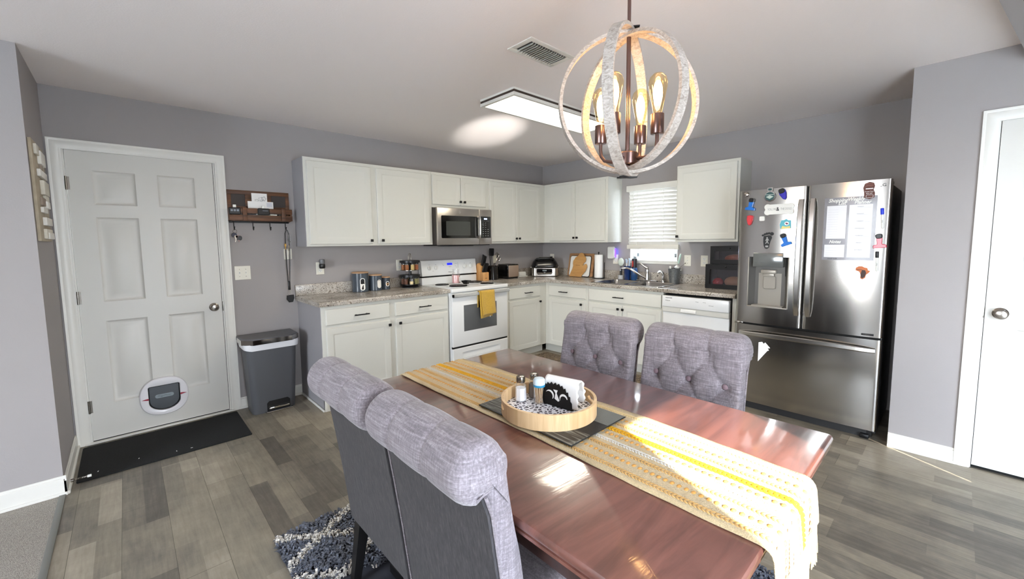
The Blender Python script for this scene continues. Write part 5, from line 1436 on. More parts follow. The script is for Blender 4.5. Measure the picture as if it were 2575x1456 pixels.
# lanyard on the last hook
ly = T('hanging_lanyard', 'long black lanyard with keys hanging from the right rack hook', 'lanyard', (-3.386, -.050, 1.515), 0)
P(ly, 'strap', B().tube([(-.010, 0, -.455), (-.014, 0, -.30), (-.014, -.002, -.12), (-.014, -.004, -.03), (-.004, -.006, 0), (.004, -.008, .0), (.012, -.010, -.03), (.016, -.008, -.14), (.012, -.004, -.30), (.002, -.003, -.455)], .0085, 6, sy=.5, up=(0, 1, 0)), M['black'])
P(ly, 'strap_end', B().box(-.014, .006, -.006, .002, -.530, -.450, .002), M['black'])
P(ly, 'clasp', B().tube([(-.004 + .010 * math.cos(a), -.002, -.555 + .020 * math.sin(a)) for a in [2 * PI * k / 18 for k in range(18)]], .002, 6, closed=True).cyl((-.004, -.002, -.536), .004, .008, 8), M['chrome'])
P(ly, 'key_fob', B().prism([(-.028, -.578), (-.032, -.612), (-.012, -.642), (.020, -.640), (.032, -.605), (.028, -.575)], -.010, .004, 'xz', bev=.004), M['black'])
P(ly, 'carabiner', B().tube([(.016, -.012, -.03), (.026, -.012, -.05), (.024, -.012, -.10), (.012, -.012, -.112), (.006, -.012, -.09), (.010, -.012, -.04)], .0028, 6, closed=True), M['chrome'])
for dx, z, c in ((-.020, -.150, 'brass'), (.006, -.165, 'nickel')):
    if c not in M: M[c] = pm('brass', (176, 142, 78), .3, metal=1)
    P(ly, 'key', key(.1, 0).__class__().prism([(-.008, 0), (-.008, -.02), (-.003, -.026), (-.003, -.05), (.003, -.05), (.003, -.026), (.008, -.02), (.008, 0)], -.001, .001, 'xz', M=TR(dx, -.016, z + .03)), M[c])

# ------------------------------------------------------------------ bin
bn = T('trash_can', 'grey step trash can with steel banded lid left of the cabinets', 'trash can', (-3.604, -.030, 0), 0)
def brect(w, d, z, r): return [(x, y, z) for x, y in rrect(-w / 2, w / 2, -d - .0, 0, r, 6)]
b = B(); rs = [brect(.320, .228, .0, .045), brect(.325, .232, .012, .05), brect(.378, .262, .585, .05), brect(.372, .256, .590, .05)]
n = len(rs[0]); b.add(sum(rs, []), [(q * n + i, q * n + (i + 1) % n, q * n + n + (i + 1) % n, q * n + n + i) for q in range(3) for i in range(n)] + [tuple(reversed(range(n))), tuple(3 * n + i for i in range(n))]); P(bn, 'bin_body', b, M['bin'])
b = B(); V = []; F = []
for z, g in ((.592, .012), (.575, .014), (.548, .010)):
    for i, (x, y) in enumerate(rrect(-.190 - g, .190 + g, -.262 - g, .0, .05, 6)): V.append((x, y, z + (.012 * math.sin(x * 22 + 1) if z < .56 else 0)))
n = 28
for q in range(2):
    for i in range(n): F.append((q * n + i, q * n + (i + 1) % n, q * n + n + (i + 1) % n, q * n + n + i))
P(bn, 'liner', b.add(V, F), M['liner'], label='white bin liner edge', smooth=60)
def lidol(w, d, c=.075): return [(-w / 2, 0), (-w / 2, -d + c), (-w / 2 + c * .9, -d), (w / 2 - c * .9, -d), (w / 2, -d + c), (w / 2, 0)]
P(bn, 'lid', B().prism(lidol(.418, .288), .594, .636, 'xy', bev=.008), pm('bin_lid_grey', (92, 92, 94), .4))
P(bn, 'lid_band', B().prism([(-.212, -.05), (-.212, -.216), (-.144, -.291), (.144, -.291), (.212, -.216), (.212, -.05), (.208, -.05), (.208, -.214), (.142, -.287), (-.142, -.287), (-.208, -.214), (-.208, -.05)], .590, .628, 'xy'), M['chrome'], label='polished steel band')
P(bn, 'pedal_recess', B().prism([(-.062, .012), (-.062, .078), (-.045, .095), (.095, .095), (.112, .078), (.112, .012)], -.238, -.2365, 'xz').box(-.058, .108, -.2395, -.237, .012, .05), M['black'])
P(bn, 'pedal', B().box(-.052, .102, -.262, -.235, .030, .046, .004).tube([(-.075, -.235, .008), (-.072, -.262, .008), (.122, -.262, .008), (.125, -.235, .008)], .005, 8), M['chrome'])

# ------------------------------------------------------------------ wall art on the entry return wall and door stop
wa = T('wall_art', 'whitewashed wood block collage sign on the short wall left of the entry door', 'wall art', (RX + .001, -.485, 1.70), PI / 2)
b = B(); b.box(-.215, .215, -.014, 0, -.275, .275, .002); P(wa, 'backing_board', b, pm('board_beige', (172, 160, 138), .7, noise=(20, .1)))
tones = [pm('block_cream', (206, 202, 188), .7, noise=(30, .08)), pm('block_white', (222, 220, 212), .7, noise=(30, .06)), pm('block_taupe', (150, 136, 122), .7, noise=(30, .1))]
for i, (x0, x1, z0, z1, d, c) in enumerate([(-.16, -.07, .20, .255, .020, 0), (-.05, .13, .16, .235, .026, 1), (-.02, .04, .13, .16, .018, 2), (-.12, .14, .085, .125, .024, 1), (-.05, .15, -.01, .07, .030, 0), (.02, .16, -.055, -.01, .022, 0), (-.12, .02, -.075, -.03, .018, 2), (.0, .11, -.085, -.045, .032, 1), (-.13, .04, -.115, -.085, .022, 1), (-.09, .15, -.185, -.140, .028, 1), (-.1, .16, -.26, -.205, .022, 0), (-.05, .165, -.262, -.225, .030, 1)]):
    P(wa, 'wood_block', B().box(x0, x1, -.014 - d * .6, -.013, z0, z1, .003), tones[c])
ds = T('door_stop', 'spring door stop with white tip on the baseboard by the entry door', 'door stop', (RX + .023, -.690, .052), 0)
P(ds, 'spring', B().tube([(.0, 0, 0), (.012, 0, 0)], .009, 10).tube([(.012 + .058 * k / 60, .005 * math.cos(k * 1.05), .005 * math.sin(k * 1.05)) for k in range(61)], .0014, 5), M['nickel'])
P(ds, 'tip', B().tube([(.068, 0, 0), (.085, 0, 0)], .0075, 10), M['white'])

# ------------------------------------------------------------------ canisters, spice carousel
CZ = .9205
def canister(label, x, y, r, h, face, win):
    t = T('canister', label, 'canister', (x, y, CZ), 0, 'grey blue storage canisters')
    P(t, 'canister_body', B().lathe([(r - .003, 0), (r, .004), (r, h - .002), (r - .002, h)], (0, 0, 0), 40), M['clay'])
    P(t, 'lid', B().lathe([(r - .004, h), (r + .001, h + .001), (r + .001, h + .010), (r - .006, h + .012), (0, h + .012)], (0, 0, 0), 40), M['lidwood'], label='pale wood lid')
    zc, ww, hh, fill = win
    def oval(b, w, hgt, d, d2=None):
        K = 28; o = []
        for i in range(K):
            a = 2 * PI * i / K; ca, sa = math.cos(a), math.sin(a); st = max(0, hgt - w)
            o.append((w * ca, w * sa + (st if sa > 0 else -st)))
        return o
    def wrap(o, d): return [((r + d) * math.sin(face + u / r), -(r + d) * math.cos(face + u / r), zc + z) for u, z in o]
    o1, o2 = oval(None, ww, hh, 0), oval(None, ww - .006, hh - .006, 0)
    K = 28; b = B(); V = wrap(o1, 0) + wrap(o1, .003) + wrap(o2, .003) + wrap(o2, .0005)
    b.add(V, [(q * K + i, q * K + (i + 1) % K, q * K + K + (i + 1) % K, q * K + K + i) for q in range(3) for i in range(K)]); P(t, 'window_frame', b, M['white'], label='white oval window frame')
    b = B()
    V = wrap(o2, .0008); b.add(V, [tuple(range(K))]); P(t, 'window_pane', b, M['blackg'])
    b = B(); fz_ = hh * fill; V = wrap([(u, min(z, fz_ + .002 * math.sin(u * 300))) for u, z in o2], .0012); b.add(V, [tuple(range(K))])
    P(t, 'contents', b, pm('contents_' + str(int(r * 1000)), (228, 224, 214) if r > .05 else (196, 152, 104), .8, noise=(200, .08)))
    return t
fa_ = .40
canister('tallest grey blue canister with oval window and wooden lid', -2.769, -.115, .078, .180, -.42 + .30, (.075, .024, .060, .05))
canister('middle sized grey blue canister with wooden lid between two others', -2.620, -.132, .062, .148, .18, (.067, .021, .042, .75))
canister('smallest grey blue canister with round window and wooden lid', -2.508, -.120, .045, .118, .05, (.058, .020, .026, .25))
SCX, SCY = -2.240, -.150
sc_ = T('spice_carousel', 'black two tier spice carousel with arched steel handle', 'spice rack', (SCX, SCY, CZ), 0)
P(sc_, 'base', B().lathe([(.094, 0), (.094, .006), (.085, .014), (.078, .022), (.0, .022)], (0, 0, 0), 36), M['black'])
P(sc_, 'post', B().cyl((0, 0, .02), .016, .27, 16), M['black'])
for z in (.030, .180): P(sc_, 'shelf', B().cyl((0, 0, z), .104 if z < .1 else .100, .005, 36), M['black'] if z < .1 else M['nickel'])
for z in (.112, .262):
    b = B(); P(sc_, 'tier_ring', b.lathe([(.096, z), (.1055, z), (.1055, z + .022), (.096, z + .022)], (0, 0, 0), 36, caps=False).lathe([(.096, z + .022), (.012, z + .026)], (0, 0, 0), 36, caps=False), M['black'])
P(sc_, 'handle', B().tube([(-.014, 0, .285), (-.015, 0, .33), (-.010, 0, .352), (0, 0, .358), (.010, 0, .352), (.015, 0, .33), (.014, 0, .285)], .0042, 10), M['nickel'])
spc = [((150, 92, 52), 'brown'), ((196, 170, 112), 'tan'), ((150, 88, 54), 'orange'), ((190, 192, 178), 'pale'), ((120, 116, 74), 'olive'), ((228, 210, 164), 'cream'), ((142, 134, 92), 'green'), ((98, 62, 44), 'dark')]
sm = [pm('spice_' + n, c, .9, noise=(300, .2)) for c, n in spc]
def jar(label, k, tier, fill):
    a = -PI / 2 - .35 + 2 * PI * k / 8 + (.2 if tier else 0); x, y = SCX + .0735 * math.cos(a), SCY + .0735 * math.sin(a); z = CZ + (.0355 if tier == 0 else .1855)
    t = T('spice_jar', label, 'spice jar', (x, y, z), a + PI / 2, 'spice jars in the carousel')
    P(t, 'jar_glass', B().lathe([(0, 0), (.0205, 0), (.0215, .002), (.0215, .062), (.018, .066)], (0, 0, 0), 18, caps=False), M['glass'])
    P(t, 'spice', B().cyl((0, 0, .002), .0198, .058 * fill, 16), [m_ for m_ in sm if m_.name.split('_')[1].split('.')[0] in label.split()][0])
    P(t, 'lid', B().cyl((0, 0, .064), .021, .012, 18, .001), M['black'])
    return t
pos = ['front', 'front right', 'right', 'rear right', 'rear', 'rear left', 'left', 'front left']
nm = [['tan', 'orange', 'pale', 'tan', 'green', 'olive', 'brown', 'brown'], ['cream', 'olive', 'green', 'pale', 'tan', 'brown', 'dark', 'dark']]
for tier in (0, 1):
    for k in range(8):
        c = nm[1 - tier][k]
        jar('spice jar of %s spice in the %s tier, %s of the carousel' % (c, 'upper' if tier else 'lower', pos[k]), k, tier, .5 if (k == 0 and not tier) else .92)

# ------------------------------------------------------------------ knife block, crock, toaster, butter dish
kb = T('knife_block', 'light wooden knife block beside the range', 'knife block', (-1.293, -.078, CZ), 0)
b = B(); b.prism([(-.02, 0), (-.135, 0), (-.135, .100), (-.078, .108), (-.092, .178), (-.030, .212), (.0, .19), (.0, .0)], 0, .088, 'yz', bev=.003); P(kb, 'block', b, M['blockwood'])
P(kb, 'stamp', B().box(.03, .06, -.1358, -.1350, .028, .033), M['dark'])
nrm = Vector((0, -.50, .87)).normalized()
def knife(label, x, y, z, L, w, tip=False):
    t = T('knife', label, 'knife', (-1.293 + x, -.078 + y, CZ + z), 0, 'black handled knives in the block')
    R = Matrix.Rotation(math.radians(20), 4, 'X')
    P(t, 'handle', B().prism([(-w, 0), (w, 0), (w * 1.1, L * .3), (w * .9, L * .7), (w * 1.25, L), (-w * .9, L), (-w * 1.05, L * .5)], -.007, .007, 'yz', bev=.003, M=R), M['black'])
    b = B()
    for q in (.25, .5, .75): b.box(-.0076, .0076, -.002, .002, L * q - .002, L * q + .002, M=R)
    P(t, 'rivet', b, M['nickel'])
for i, (x, y, z, L, w, lb) in enumerate([(.022, -.078, .192, .140, .016, 'tallest knife handle at the back left of the wooden block'), (.048, -.070, .195, .125, .015, 'knife handle at the back middle of the wooden block'), (.070, -.066, .197, .118, .014, 'knife handle at the back right of the wooden block'),
        (.016, -.105, .114, .120, .011, 'leftmost knife handle in the front row of the block'), (.034, -.104, .113, .118, .011, 'second knife handle from left in the front row of the block'), (.052, -.104, .113, .116, .011, 'third knife handle from left in the front row of the block'), (.070, -.104, .113, .116, .011, 'rightmost knife handle in the front row of the block')]):
    knife(lb, x, y, z - .012, L, w)
KX, KY = -1.092, -.155
cr = T('utensil_crock', 'glossy black crock holding cooking utensils between knife block and toaster', 'crock', (KX, KY, CZ), 0)
P(cr, 'crock_body', B().lathe([(.070, 0), (.075, .004), (.075, .165), (.077, .170), (.072, .172), (.070, .165), (.070, .01), (0, .01)], (0, 0, 0), 36, caps=False), M['blackg'])
def utensil(name, label, base_, top, head, cat, hm, sm_):
    bx_, by_ = base_; t = T(name, label, cat, (KX + bx_, KY + by_, CZ + .012), 0, 'cooking utensils in the black crock')
    d = (Vector(top) - Vector((bx_, by_, .0))); 
    q = d.to_track_quat('Z', 'Y').to_matrix().to_4x4(); L = d.length
    P(t, 'stem', B().tube([q @ Vector((0, 0, z)) for z in (0, L * .5, L)], [.004, .0035, .004], 8), sm_)
    hb = B(); head(hb, q @ Matrix.Translation((0, 0, L))); P(t, 'utensil_head', hb, hm)
FMX = Matrix.Rotation(.35, 4, 'Z')
def h_spoon(w, l): return lambda b, R: b.sphere((0, 0, 0), 1, (w, .008, l), 16, 8, M=R @ Matrix.Translation((0, 0, l * .8)))
def h_flat(w, l): return lambda b, R: b.prism(rrect(-w, w, 0, l, .012, 4), -.002, .002, 'xz', M=R)
def h_whisk(b, R):
    for k in range(5):
        a = PI * k / 5; b.tube([R @ Vector((.022 * s * math.cos(a), .022 * s * math.sin(a), z)) for s, z in ((.15, 0), (.8, .04), (1, .075), (.6, .105), (0, .115), (-.6, .105), (-1, .075), (-.8, .04), (-.15, 0))], .0011, 4)
utensil('spoon', 'large black cooking spoon at the left of the crock', (-.010, .02), (-.022, .03, .285), h_spoon(.032, .045), 'spoon', M['black'], M['black'])
utensil('spatula', 'black slotted spatula behind the spoons in the crock', (.0, .05), (.030, .060, .280), h_flat(.036, .095), 'spatula', M['black'], M['black'])
utensil('turner', 'clear plastic scraper with curved end standing in the crock front', (.0, -.03), (.002, -.036, .195), h_flat(.034, .095), 'turner', pm('clear_grey_plastic', (168, 164, 150), .2), M['black'])
utensil('serving_spoon', 'steel serving spoon leaning right in the crock', (-.040, -.016), (.075, -.022, .215), h_spoon(.020, .036), 'spoon', M['chrome'], M['nickel'])
utensil('ladle', 'steel ladle leaning right in the crock behind the serving spoon', (-.050, .0), (.085, .010, .255), h_spoon(.020, .034), 'ladle', M['chrome'], M['nickel'])
utensil('whisk', 'thin wire whisk leaning far right in the crock', (-.030, .030), (.060, .030, .215), h_whisk, 'whisk', M['nickel'], M['nickel'])
to = T('toaster', 'black toaster with polished end panel on the back countertop', 'toaster', (-.835, -.055, CZ), 0)
b = B(); b.prism(rrect(-.100, .100, .012, .182, .022, 5), -.010, -.200, 'xz', bev=.006); P(to, 'toaster_body', b, M['blackg'])
P(to, 'end_panel', B().prism(rrect(-.082, .092, .022, .168, .010, 4), -.199, -.203, 'xz', bev=.0015), pm('polished_panel', (206, 186, 166), .28, metal=1), label='polished steel end panel')
P(to, 'slot', B().box(-.05, -.02, -.18, -.03, .180, .183).box(.02, .05, -.18, -.03, .180, .183), M['dark'])
P(to, 'foot', B().box(-.09, .09, -.19, -.02, 0, .014, .003), M['black'])
bd = T('butter_dish', 'white lidded butter dish behind the toaster', 'butter dish', (-.535, -.105, CZ), 0)
P(bd, 'plate', B().prism(rrect(-.095, .075, -.045, .045, .015, 4), 0, .010, 'xy', bev=.003), M['white'])
P(bd, 'cover', B().prism([(-.068, .010), (-.068, .055), (-.060, .064), (.036, .064), (.048, .055), (.052, .010)], -.032, .032, 'xz', bev=.006), M['white'])
# indoor grill in the corner
gr = T('indoor_grill', 'black domed indoor grill with steel base in the counter corner', 'grill', (-.262, -.268, CZ), -PI / 4)
P(gr, 'grill_base', B().prism(rrect(-.176, .176, -.155, .155, .05, 6), .006, .118, 'xy', bev=.006), M['steelh'])
P(gr, 'foot_ring', B().prism(rrect(-.168, .168, -.148, .148, .05, 6), 0, .010, 'xy'), M['black'])
b = B(); V = []; F = []; rr_ = [(1, .118), (1.03, .128), (1.03, .140), (.98, .165), (.90, .195), (.78, .220), (.60, .238), (.35, .246)]
n = 28
for s, z in rr_:
    for x, y in rrect(-.176 * s, .176 * s, -.155 * s, .155 * s, .05 * s + .03, 6): V.append((x, y, z))
for q in range(len(rr_) - 1):
    for i in range(n): F.append((q * n + i, q * n + (i + 1) % n, q * n + n + (i + 1) % n, q * n + n + i))
F.append(tuple((len(rr_) - 1) * n + i for i in range(n)))
b.add(V, F); P(gr, 'lid', b, pm('grill_lid_black', (16, 16, 17), .22, coat=.4))
P(gr, 'control_panel', B().prism(rrect(-.112, .095, .045, .105, .014, 4), -.154, -.163, 'xz', bev=.003).prism([(-.115, .060), (-.100, .030), (.085, .030), (.100, .060)], -.154, -.160, 'xz', bev=.002), M['blackg'])
P(gr, 'panel_rim', B().tube([(x, -.163, z) for x, z in rrect(-.110, .093, .048, .103, .014, 4)], .002, 5, closed=True), M['nickel'])
P(gr, 'display', B().box(-.035, .020, -.1645, -.162, .074, .090).box(-.018, .004, -.1645, -.162, .056, .063), pm('grill_display', (120, 128, 132), .4))
b = B(); b.text('NINJA', .018, TR(-.01, -.152, .158, rx=PI / 2 - .25)); P(gr, 'brand_lettering', b, M['white'])
P(gr, 'lid_handle', B().tube([(-.12, -.10, .224), (-.11, -.135, .236), (-.06, -.155, .240), (.06, -.155, .240), (.11, -.135, .236), (.12, -.10, .224)], .011, 10).box(-.075, .075, -.12, .02, .238, .254, .006), M['black'])
for s in (-1, 1): P(gr, 'side_latch', B().box(s * .178 - .012, s * .178 + .012, -.06, .02, .110, .128, .004), M['nickel'])
outlet('wall_outlet', 'white wall outlet behind the indoor grill near the corner', (0, -.178, 1.150), RB)
pc = T('power_plug', 'black power plug with cord in the outlet behind the grill', 'plug', (-.0078, -.178, 1.158), RB)
P(pc, 'plug_body', B().box(-.014, .014, -.032, 0, -.012, .014, .004), M['black'])
P(pc, 'cord', B().tube([(-.01, -.03, 0), (-.03, -.05, -.01), (-.04, -.07, -.06), (-.04, -.06, -.15), (-.04, -.05, -.223)], .0035, 6), M['black'])

# ------------------------------------------------------------------ cutting boards and paper towel
def lean_board(name, label, y0, y1, h, out_, t, m, x_off, ang, z=CZ + .0012, edge=None):
    r = T(name, label, 'cutting board', (-x_off, y0, z), RB)
    R = Matrix.Rotation(-ang, 4, 'X')
    P(r, 'board', B().prism(out_, 0, -t, 'xz', M=R, bev=.002), m)
    if edge: P(r, 'edge', B().tube([(x, -t / 2, z_) for x, z_ in out_], t * .62, 6, closed=True, M=R), edge, label='black rim')
    return r
a_ = math.radians(11)
lean_board('cutting_board', 'large rectangular wooden cutting board leaning on the wall at the back', -.520, -.925, .30, rrect(0, .405, .002, .305, .02, 4), .014, M['boardwood2'], .076, a_)
lean_board('cutting_board', 'white plastic cutting board with black rim leaning between two wooden boards', -.556, -.890, .27, rrect(.004, .332, .006, .272, .025, 5), .009, M['white'], .098, a_, edge=M['black'])
mitt = [(.062, .0), (.250, .0), (.256, .02), (.282, .055), (.300, .075), (.310, .105), (.318, .130), (.312, .158), (.298, .170), (.280, .166), (.266, .146), (.252, .150), (.262, .178), (.286, .196), (.290, .232), (.278, .256), (.262, .270), (.252, .292), (.232, .306), (.205, .310), (.186, .300), (.172, .276), (.150, .262), (.128, .248), (.118, .226), (.100, .205), (.098, .170), (.106, .140), (.100, .10), (.082, .055)]
mitt = [(.030 + (x - .062) * 1.06, z * 1.02) for x, z in mitt]
r = lean_board('cutting_board', 'mitten shaped wooden cutting board leaning in front of the white one', -.556, -.85, .31, mitt, .012, M['boardwood'], .122, a_)
b = B(); b.text('MICHIGAN', .014, TR(.155, 0, 0) @ Matrix.Rotation(-a_, 4, 'X') @ FM(0, -.0125, .150)); P(r, 'burned_lettering', b, pm('burn_brown', (120, 78, 40), .7))
pt = T('paper_towel_holder', 'black wire paper towel stand beside the cutting boards', 'paper towel holder', (-.112, -1.040, CZ), RB)
P(pt, 'base', B().cyl((0, 0, 0), .078, .008, 36, .003), M['blackm'])
P(pt, 'post', B().cyl((0, 0, .006), .005, .305, 12).sphere((0, 0, .318), .009, (1, 1, 1.3), 12, 8), M['blackm'])
P(pt, 'side_arm', B().tube([(.074, 0, .006), (.086, 0, .012), (.086, 0, .19), (.088, 0, .20)], .0045, 8), M['blackm'])
rl = T('paper_towel_roll', 'white paper towel roll on the black wire stand', 'paper towel', (-.112, -1.040, CZ + .0092), RB)
P(rl, 'roll', B().lathe([(.020, 0), (.0515, 0), (.0515, .285), (.020, .285)], (0, 0, 0), 36, caps=False), M['paper'])
P(rl, 'core', B().lathe([(.020, .285), (.020, 0), (.018, 0), (.018, .285)], (0, 0, 0), 24, caps=False), M['lidwood'])

# ------------------------------------------------------------------ plates and plug-in on the right wall
outlet('wall_outlet', 'white wall outlet with a glowing plug in device left of the sink window', (0, -1.213, 1.160), RB)
fd = T('plug_in_light', 'white rounded plug in device with violet glow beside the sink window', 'night light', (-.0075, -1.172, 1.240), RB)
P(fd, 'housing', B().prism([(-.050, -.062), (-.040, -.074), (.030, -.074), (.050, -.055), (.050, .055), (.036, .074), (-.040, .074), (-.050, .064)], -.006, -.046, 'xz', bev=.010), M['white'])
P(fd, 'glow_strip', B().box(.047, .052, -.03, -.004, -.055, .050, .001), pm('violet_glow', (60, 40, 230), .4, emit=((70, 40, 255), 5)), label='violet light strip')
outlet('switch_plate', 'white single switch plate right of the sink window', (0, -2.104, 1.166), RB, 'single', 'switch plate')
outlet('wall_outlet', 'white wall outlet beside the black bread box', (0, -2.280, 1.166), RB)

# ------------------------------------------------------------------ sink side things
SZ_ = .9268
hd = T('brush_cup', 'small grey cup holding a dish brush left of the blue bottles', 'cup', (-.094, -1.346, SZ_), RB)
P(hd, 'cup_body', B().lathe([(.030, 0), (.034, .003), (.034, .050), (.031, .050), (.030, .006), (0, .006)], (0, 0, 0), 28, caps=False), pm('cup_grey', (168, 168, 168), .5))
br = T('dish_brush', 'dish brush with black grip and pale round head in the grey cup', 'brush', (-.094, -1.346, SZ_ + .0065), RB)
P(br, 'grip', B().lathe([(.012, 0), (.014, .01), (.013, .105), (.011, .115)], (0, 0, 0), 14), M['black'])
P(br, 'neck', B().cyl((0, 0, .112), .009, .045, 12), glass_mat('clear_plastic', (226, 232, 230), .14))
P(br, 'brush_head', B().sphere((0, 0, .200), .048, (.80, .30, 1), 20, 12), pm('brush_pale', (206, 216, 206), .5))
bc = T('blue_cup', 'dark blue plastic cup holding bottle brushes behind the sink', 'cup', (-.092, -1.432, SZ_), RB)
blue = pm('plastic_navy', (18, 44, 96), .2, coat=.5)
P(bc, 'cup_body', B().lathe([(.032, 0), (.034, .004), (.041, .160), (.037, .160), (.031, .008), (0, .008)], (0, 0, 0), 28, caps=False), blue)
def bbrush(label, dx, dy, tx, L, m, headm):
    t = T('bottle_brush', label, 'brush', (-.092 + dy, -1.432 - dx, SZ_ + .009), RB, 'bottle brushes in the blue cup')
    P(t, 'handle', B().tube([(0, 0, 0), (tx * .5, 0, L * .5), (tx, 0, L)], .006, 10), m)
    P(t, 'brush_end', B().tube([(tx, 0, L), (tx * 1.3, -.005, L + .035), (tx * 1.2, -.02, L + .045)], [.007, .012, .008], 10), headm)
wb = pm('plastic_pale_blue', (188, 208, 224), .35)
bbrush('white handled bottle brush at the left of the blue cup', -.012, -.004, .004, .185, M['white'], wb)
bbrush('pale blue bottle brush at the right of the blue cup', .008, .004, .016, .195, wb, wb)
db = T('dish_soap', 'blue dish soap bottle with black and red cap behind the faucet', 'soap bottle', (-.090, -1.522, SZ_), RB)
P(db, 'bottle', B().lathe([(.036, 0), (.040, .006), (.041, .10), (.036, .130), (.028, .145)], (0, 0, 0), 28), pm('soap_blue', (30, 72, 120), .12, coat=.6))
P(db, 'cap', B().lathe([(.028, .142), (.029, .150), (.026, .20), (.030, .235), (.028, .248), (0, .250)], (0, 0, 0), 24), pm('cap_black', (28, 22, 26), .3))
P(db, 'spout_label', B().grid(lambda u, v: (.0285 * math.sin(-.75 + u * .8), -.0285 * math.cos(-.75 + u * .8), .150 + .075 * v), 8, 3), pm('cap_red', (196, 60, 54), .4))
pl2 = T('pail', 'small galvanised grey pail of kitchen brushes right of the faucet', 'pail', (-.092, -2.006, SZ_), RB)
P(pl2, 'pail_body', B().lathe([(.050, 0), (.052, .003), (.066, .150), (.068, .153), (.066, .156), (.063, .153), (.050, .006), (0, .006)], (0, 0, 0), 32, caps=False), pm('galvanised', (128, 132, 134), .4, metal=.7, noise=(60, .2)))
for s in (-1, 1): P(pl2, 'ear', B().cyl((s * .066, 0, .135), .006, .012, 10), M['nickel'])
def inpail(name, label, cat, x, y, top, parts):
    t = T(name, label, cat, (-.092 + y, -2.006 - x, SZ_ + .0075), RB, 'kitchen brushes in the pail')
    for nm_, b_, m_ in parts: P(t, nm_, b_, m_)
gn = pm('grip_pale_green', (170, 196, 182), .3)
inpail('pail_brush', 'long brush with pale green handle rising from the grey pail', 'brush', .022, 0, 0, [('stem', B().tube([(0, 0, 0), (.012, 0, .18), (.018, 0, .205)], .003, 6), M['nickel']), ('grip', B().tube([(.017, 0, .20), (.026, 0, .235), (.036, 0, .28), (.042, 0, .305)], [.007, .011, .011, .006], 10), gn), ('bristles', B().lathe([(.010, .145), (.024, .155), (.026, .165), (.006, .185)], (.008, -.012, 0), 14), M['white'])])
inpail('wire_brush', 'thin wire straw brush leaning right out of the grey pail', 'brush', .030, .01, 0, [('stem', B().tube([(0, 0, .02), (.028, 0, .165), (.075, 0, .205)], .0016, 6), M['nickel']), ('tip', B().sphere((.078, 0, .207), .006, (1.3, 1, 1), 10, 6), M['nickel'])])
inpail('scrubber', 'short white handled scrubber at the left rim of the grey pail', 'brush', -.045, -.005, 0, [('handle', B().tube([(.012, 0, .02), (.002, 0, .14), (-.004, 0, .172)], [.006, .010, .009], 10), M['white'])])
inpail('sponge', 'dark sponge poking out of the grey pail', 'sponge', 0, .02, 0, [('foam', B().sphere((0, 0, .135), .032, (1, .6, .9), 14, 8), M['black'])])

# ------------------------------------------------------------------ bread box
bb_ = T('bread_box', 'black two tier bread box with windows beside the refrigerator', 'bread box', (0, -2.415, CZ), RB)
BW_ = .372
def shell(b, x0, x1, yf, yb, z0, z1, t=.010):
    b.box(x0, x0 + t, yf, yb, z0, z1); b.box(x1 - t, x1, yf, yb, z0, z1); b.box(x0, x1, yf, yb, z0, z0 + t); b.box(x0, x1, yf, yb, z1 - t, z1); b.box(x0, x1, yb - t, yb, z0, z1)
    return b
P(bb_, 'lower_box', shell(B(), 0, BW_, -.292, -.03, 0, .232), M['black']); P(bb_, 'upper_box', shell(B(), .012, BW_, -.218, -.03, .2325, .404), M['black'])
smoke = glass_mat('smoky_glass', (224, 218, 222), .12)
for yf, z0, z1, x0 in ((-.292, 0, .232, 0), (-.218, .234, .404, .012)):
    b = B(); fx0, fx1 = x0, BW_
    for q in ((fx0, fx0 + .038, z0, z1), (fx1 - .03, fx1, z0, z1), (fx0 + .038, fx1 - .03, z0, z0 + .042), (fx0 + .038, fx1 - .03, z1 - .048, z1)): b.box(q[0], q[1], yf - .014, yf, q[2], q[3])
    d_ = P(bb_, 'door', b, M['black']); P(d_, 'window_pane', B().box(fx0 + .036, fx1 - .028, yf - .009, yf - .006, z0 + .040, z1 - .046), smoke)
    P(d_, 'door_knob', B().sphere(((fx0 + fx1) / 2, yf - .020, z1 - .022), .008, n=10, m=6), M['black'])
def loaf(name, label, cat, x, y, z, sx_, sy_, sz_, m):  # coloured shapes added inside to imitate the reddish reflections in the windows
    t = T(name, label, cat, (-y, -2.415 - x, CZ + z), RB); P(t, 'blob', B().sphere((0, 0, sz_), 1, (sx_, sy_, sz_), 18, 10), m)
loaf('snack_bag', 'red blob added for the reflection in the lower window of the bread box', 'snack bag', .095, .238, .0105, .050, .05, .045, pm('reflection_red', (190, 40, 52), .2, coat=.5))
loaf('bread_loaf', 'tan blob added for the reflection in the lower window of the bread box', 'bread', .235, .232, .0105, .085, .05, .055, pm('bread_bag', (196, 160, 110), .35, coat=.4))
loaf('bun_bag', 'orange blob added for the reflection in the upper window of the bread box', 'bread', .22, .160, .243, .10, .050, .042, pm('reflection_orange', (186, 112, 74), .3, coat=.4))

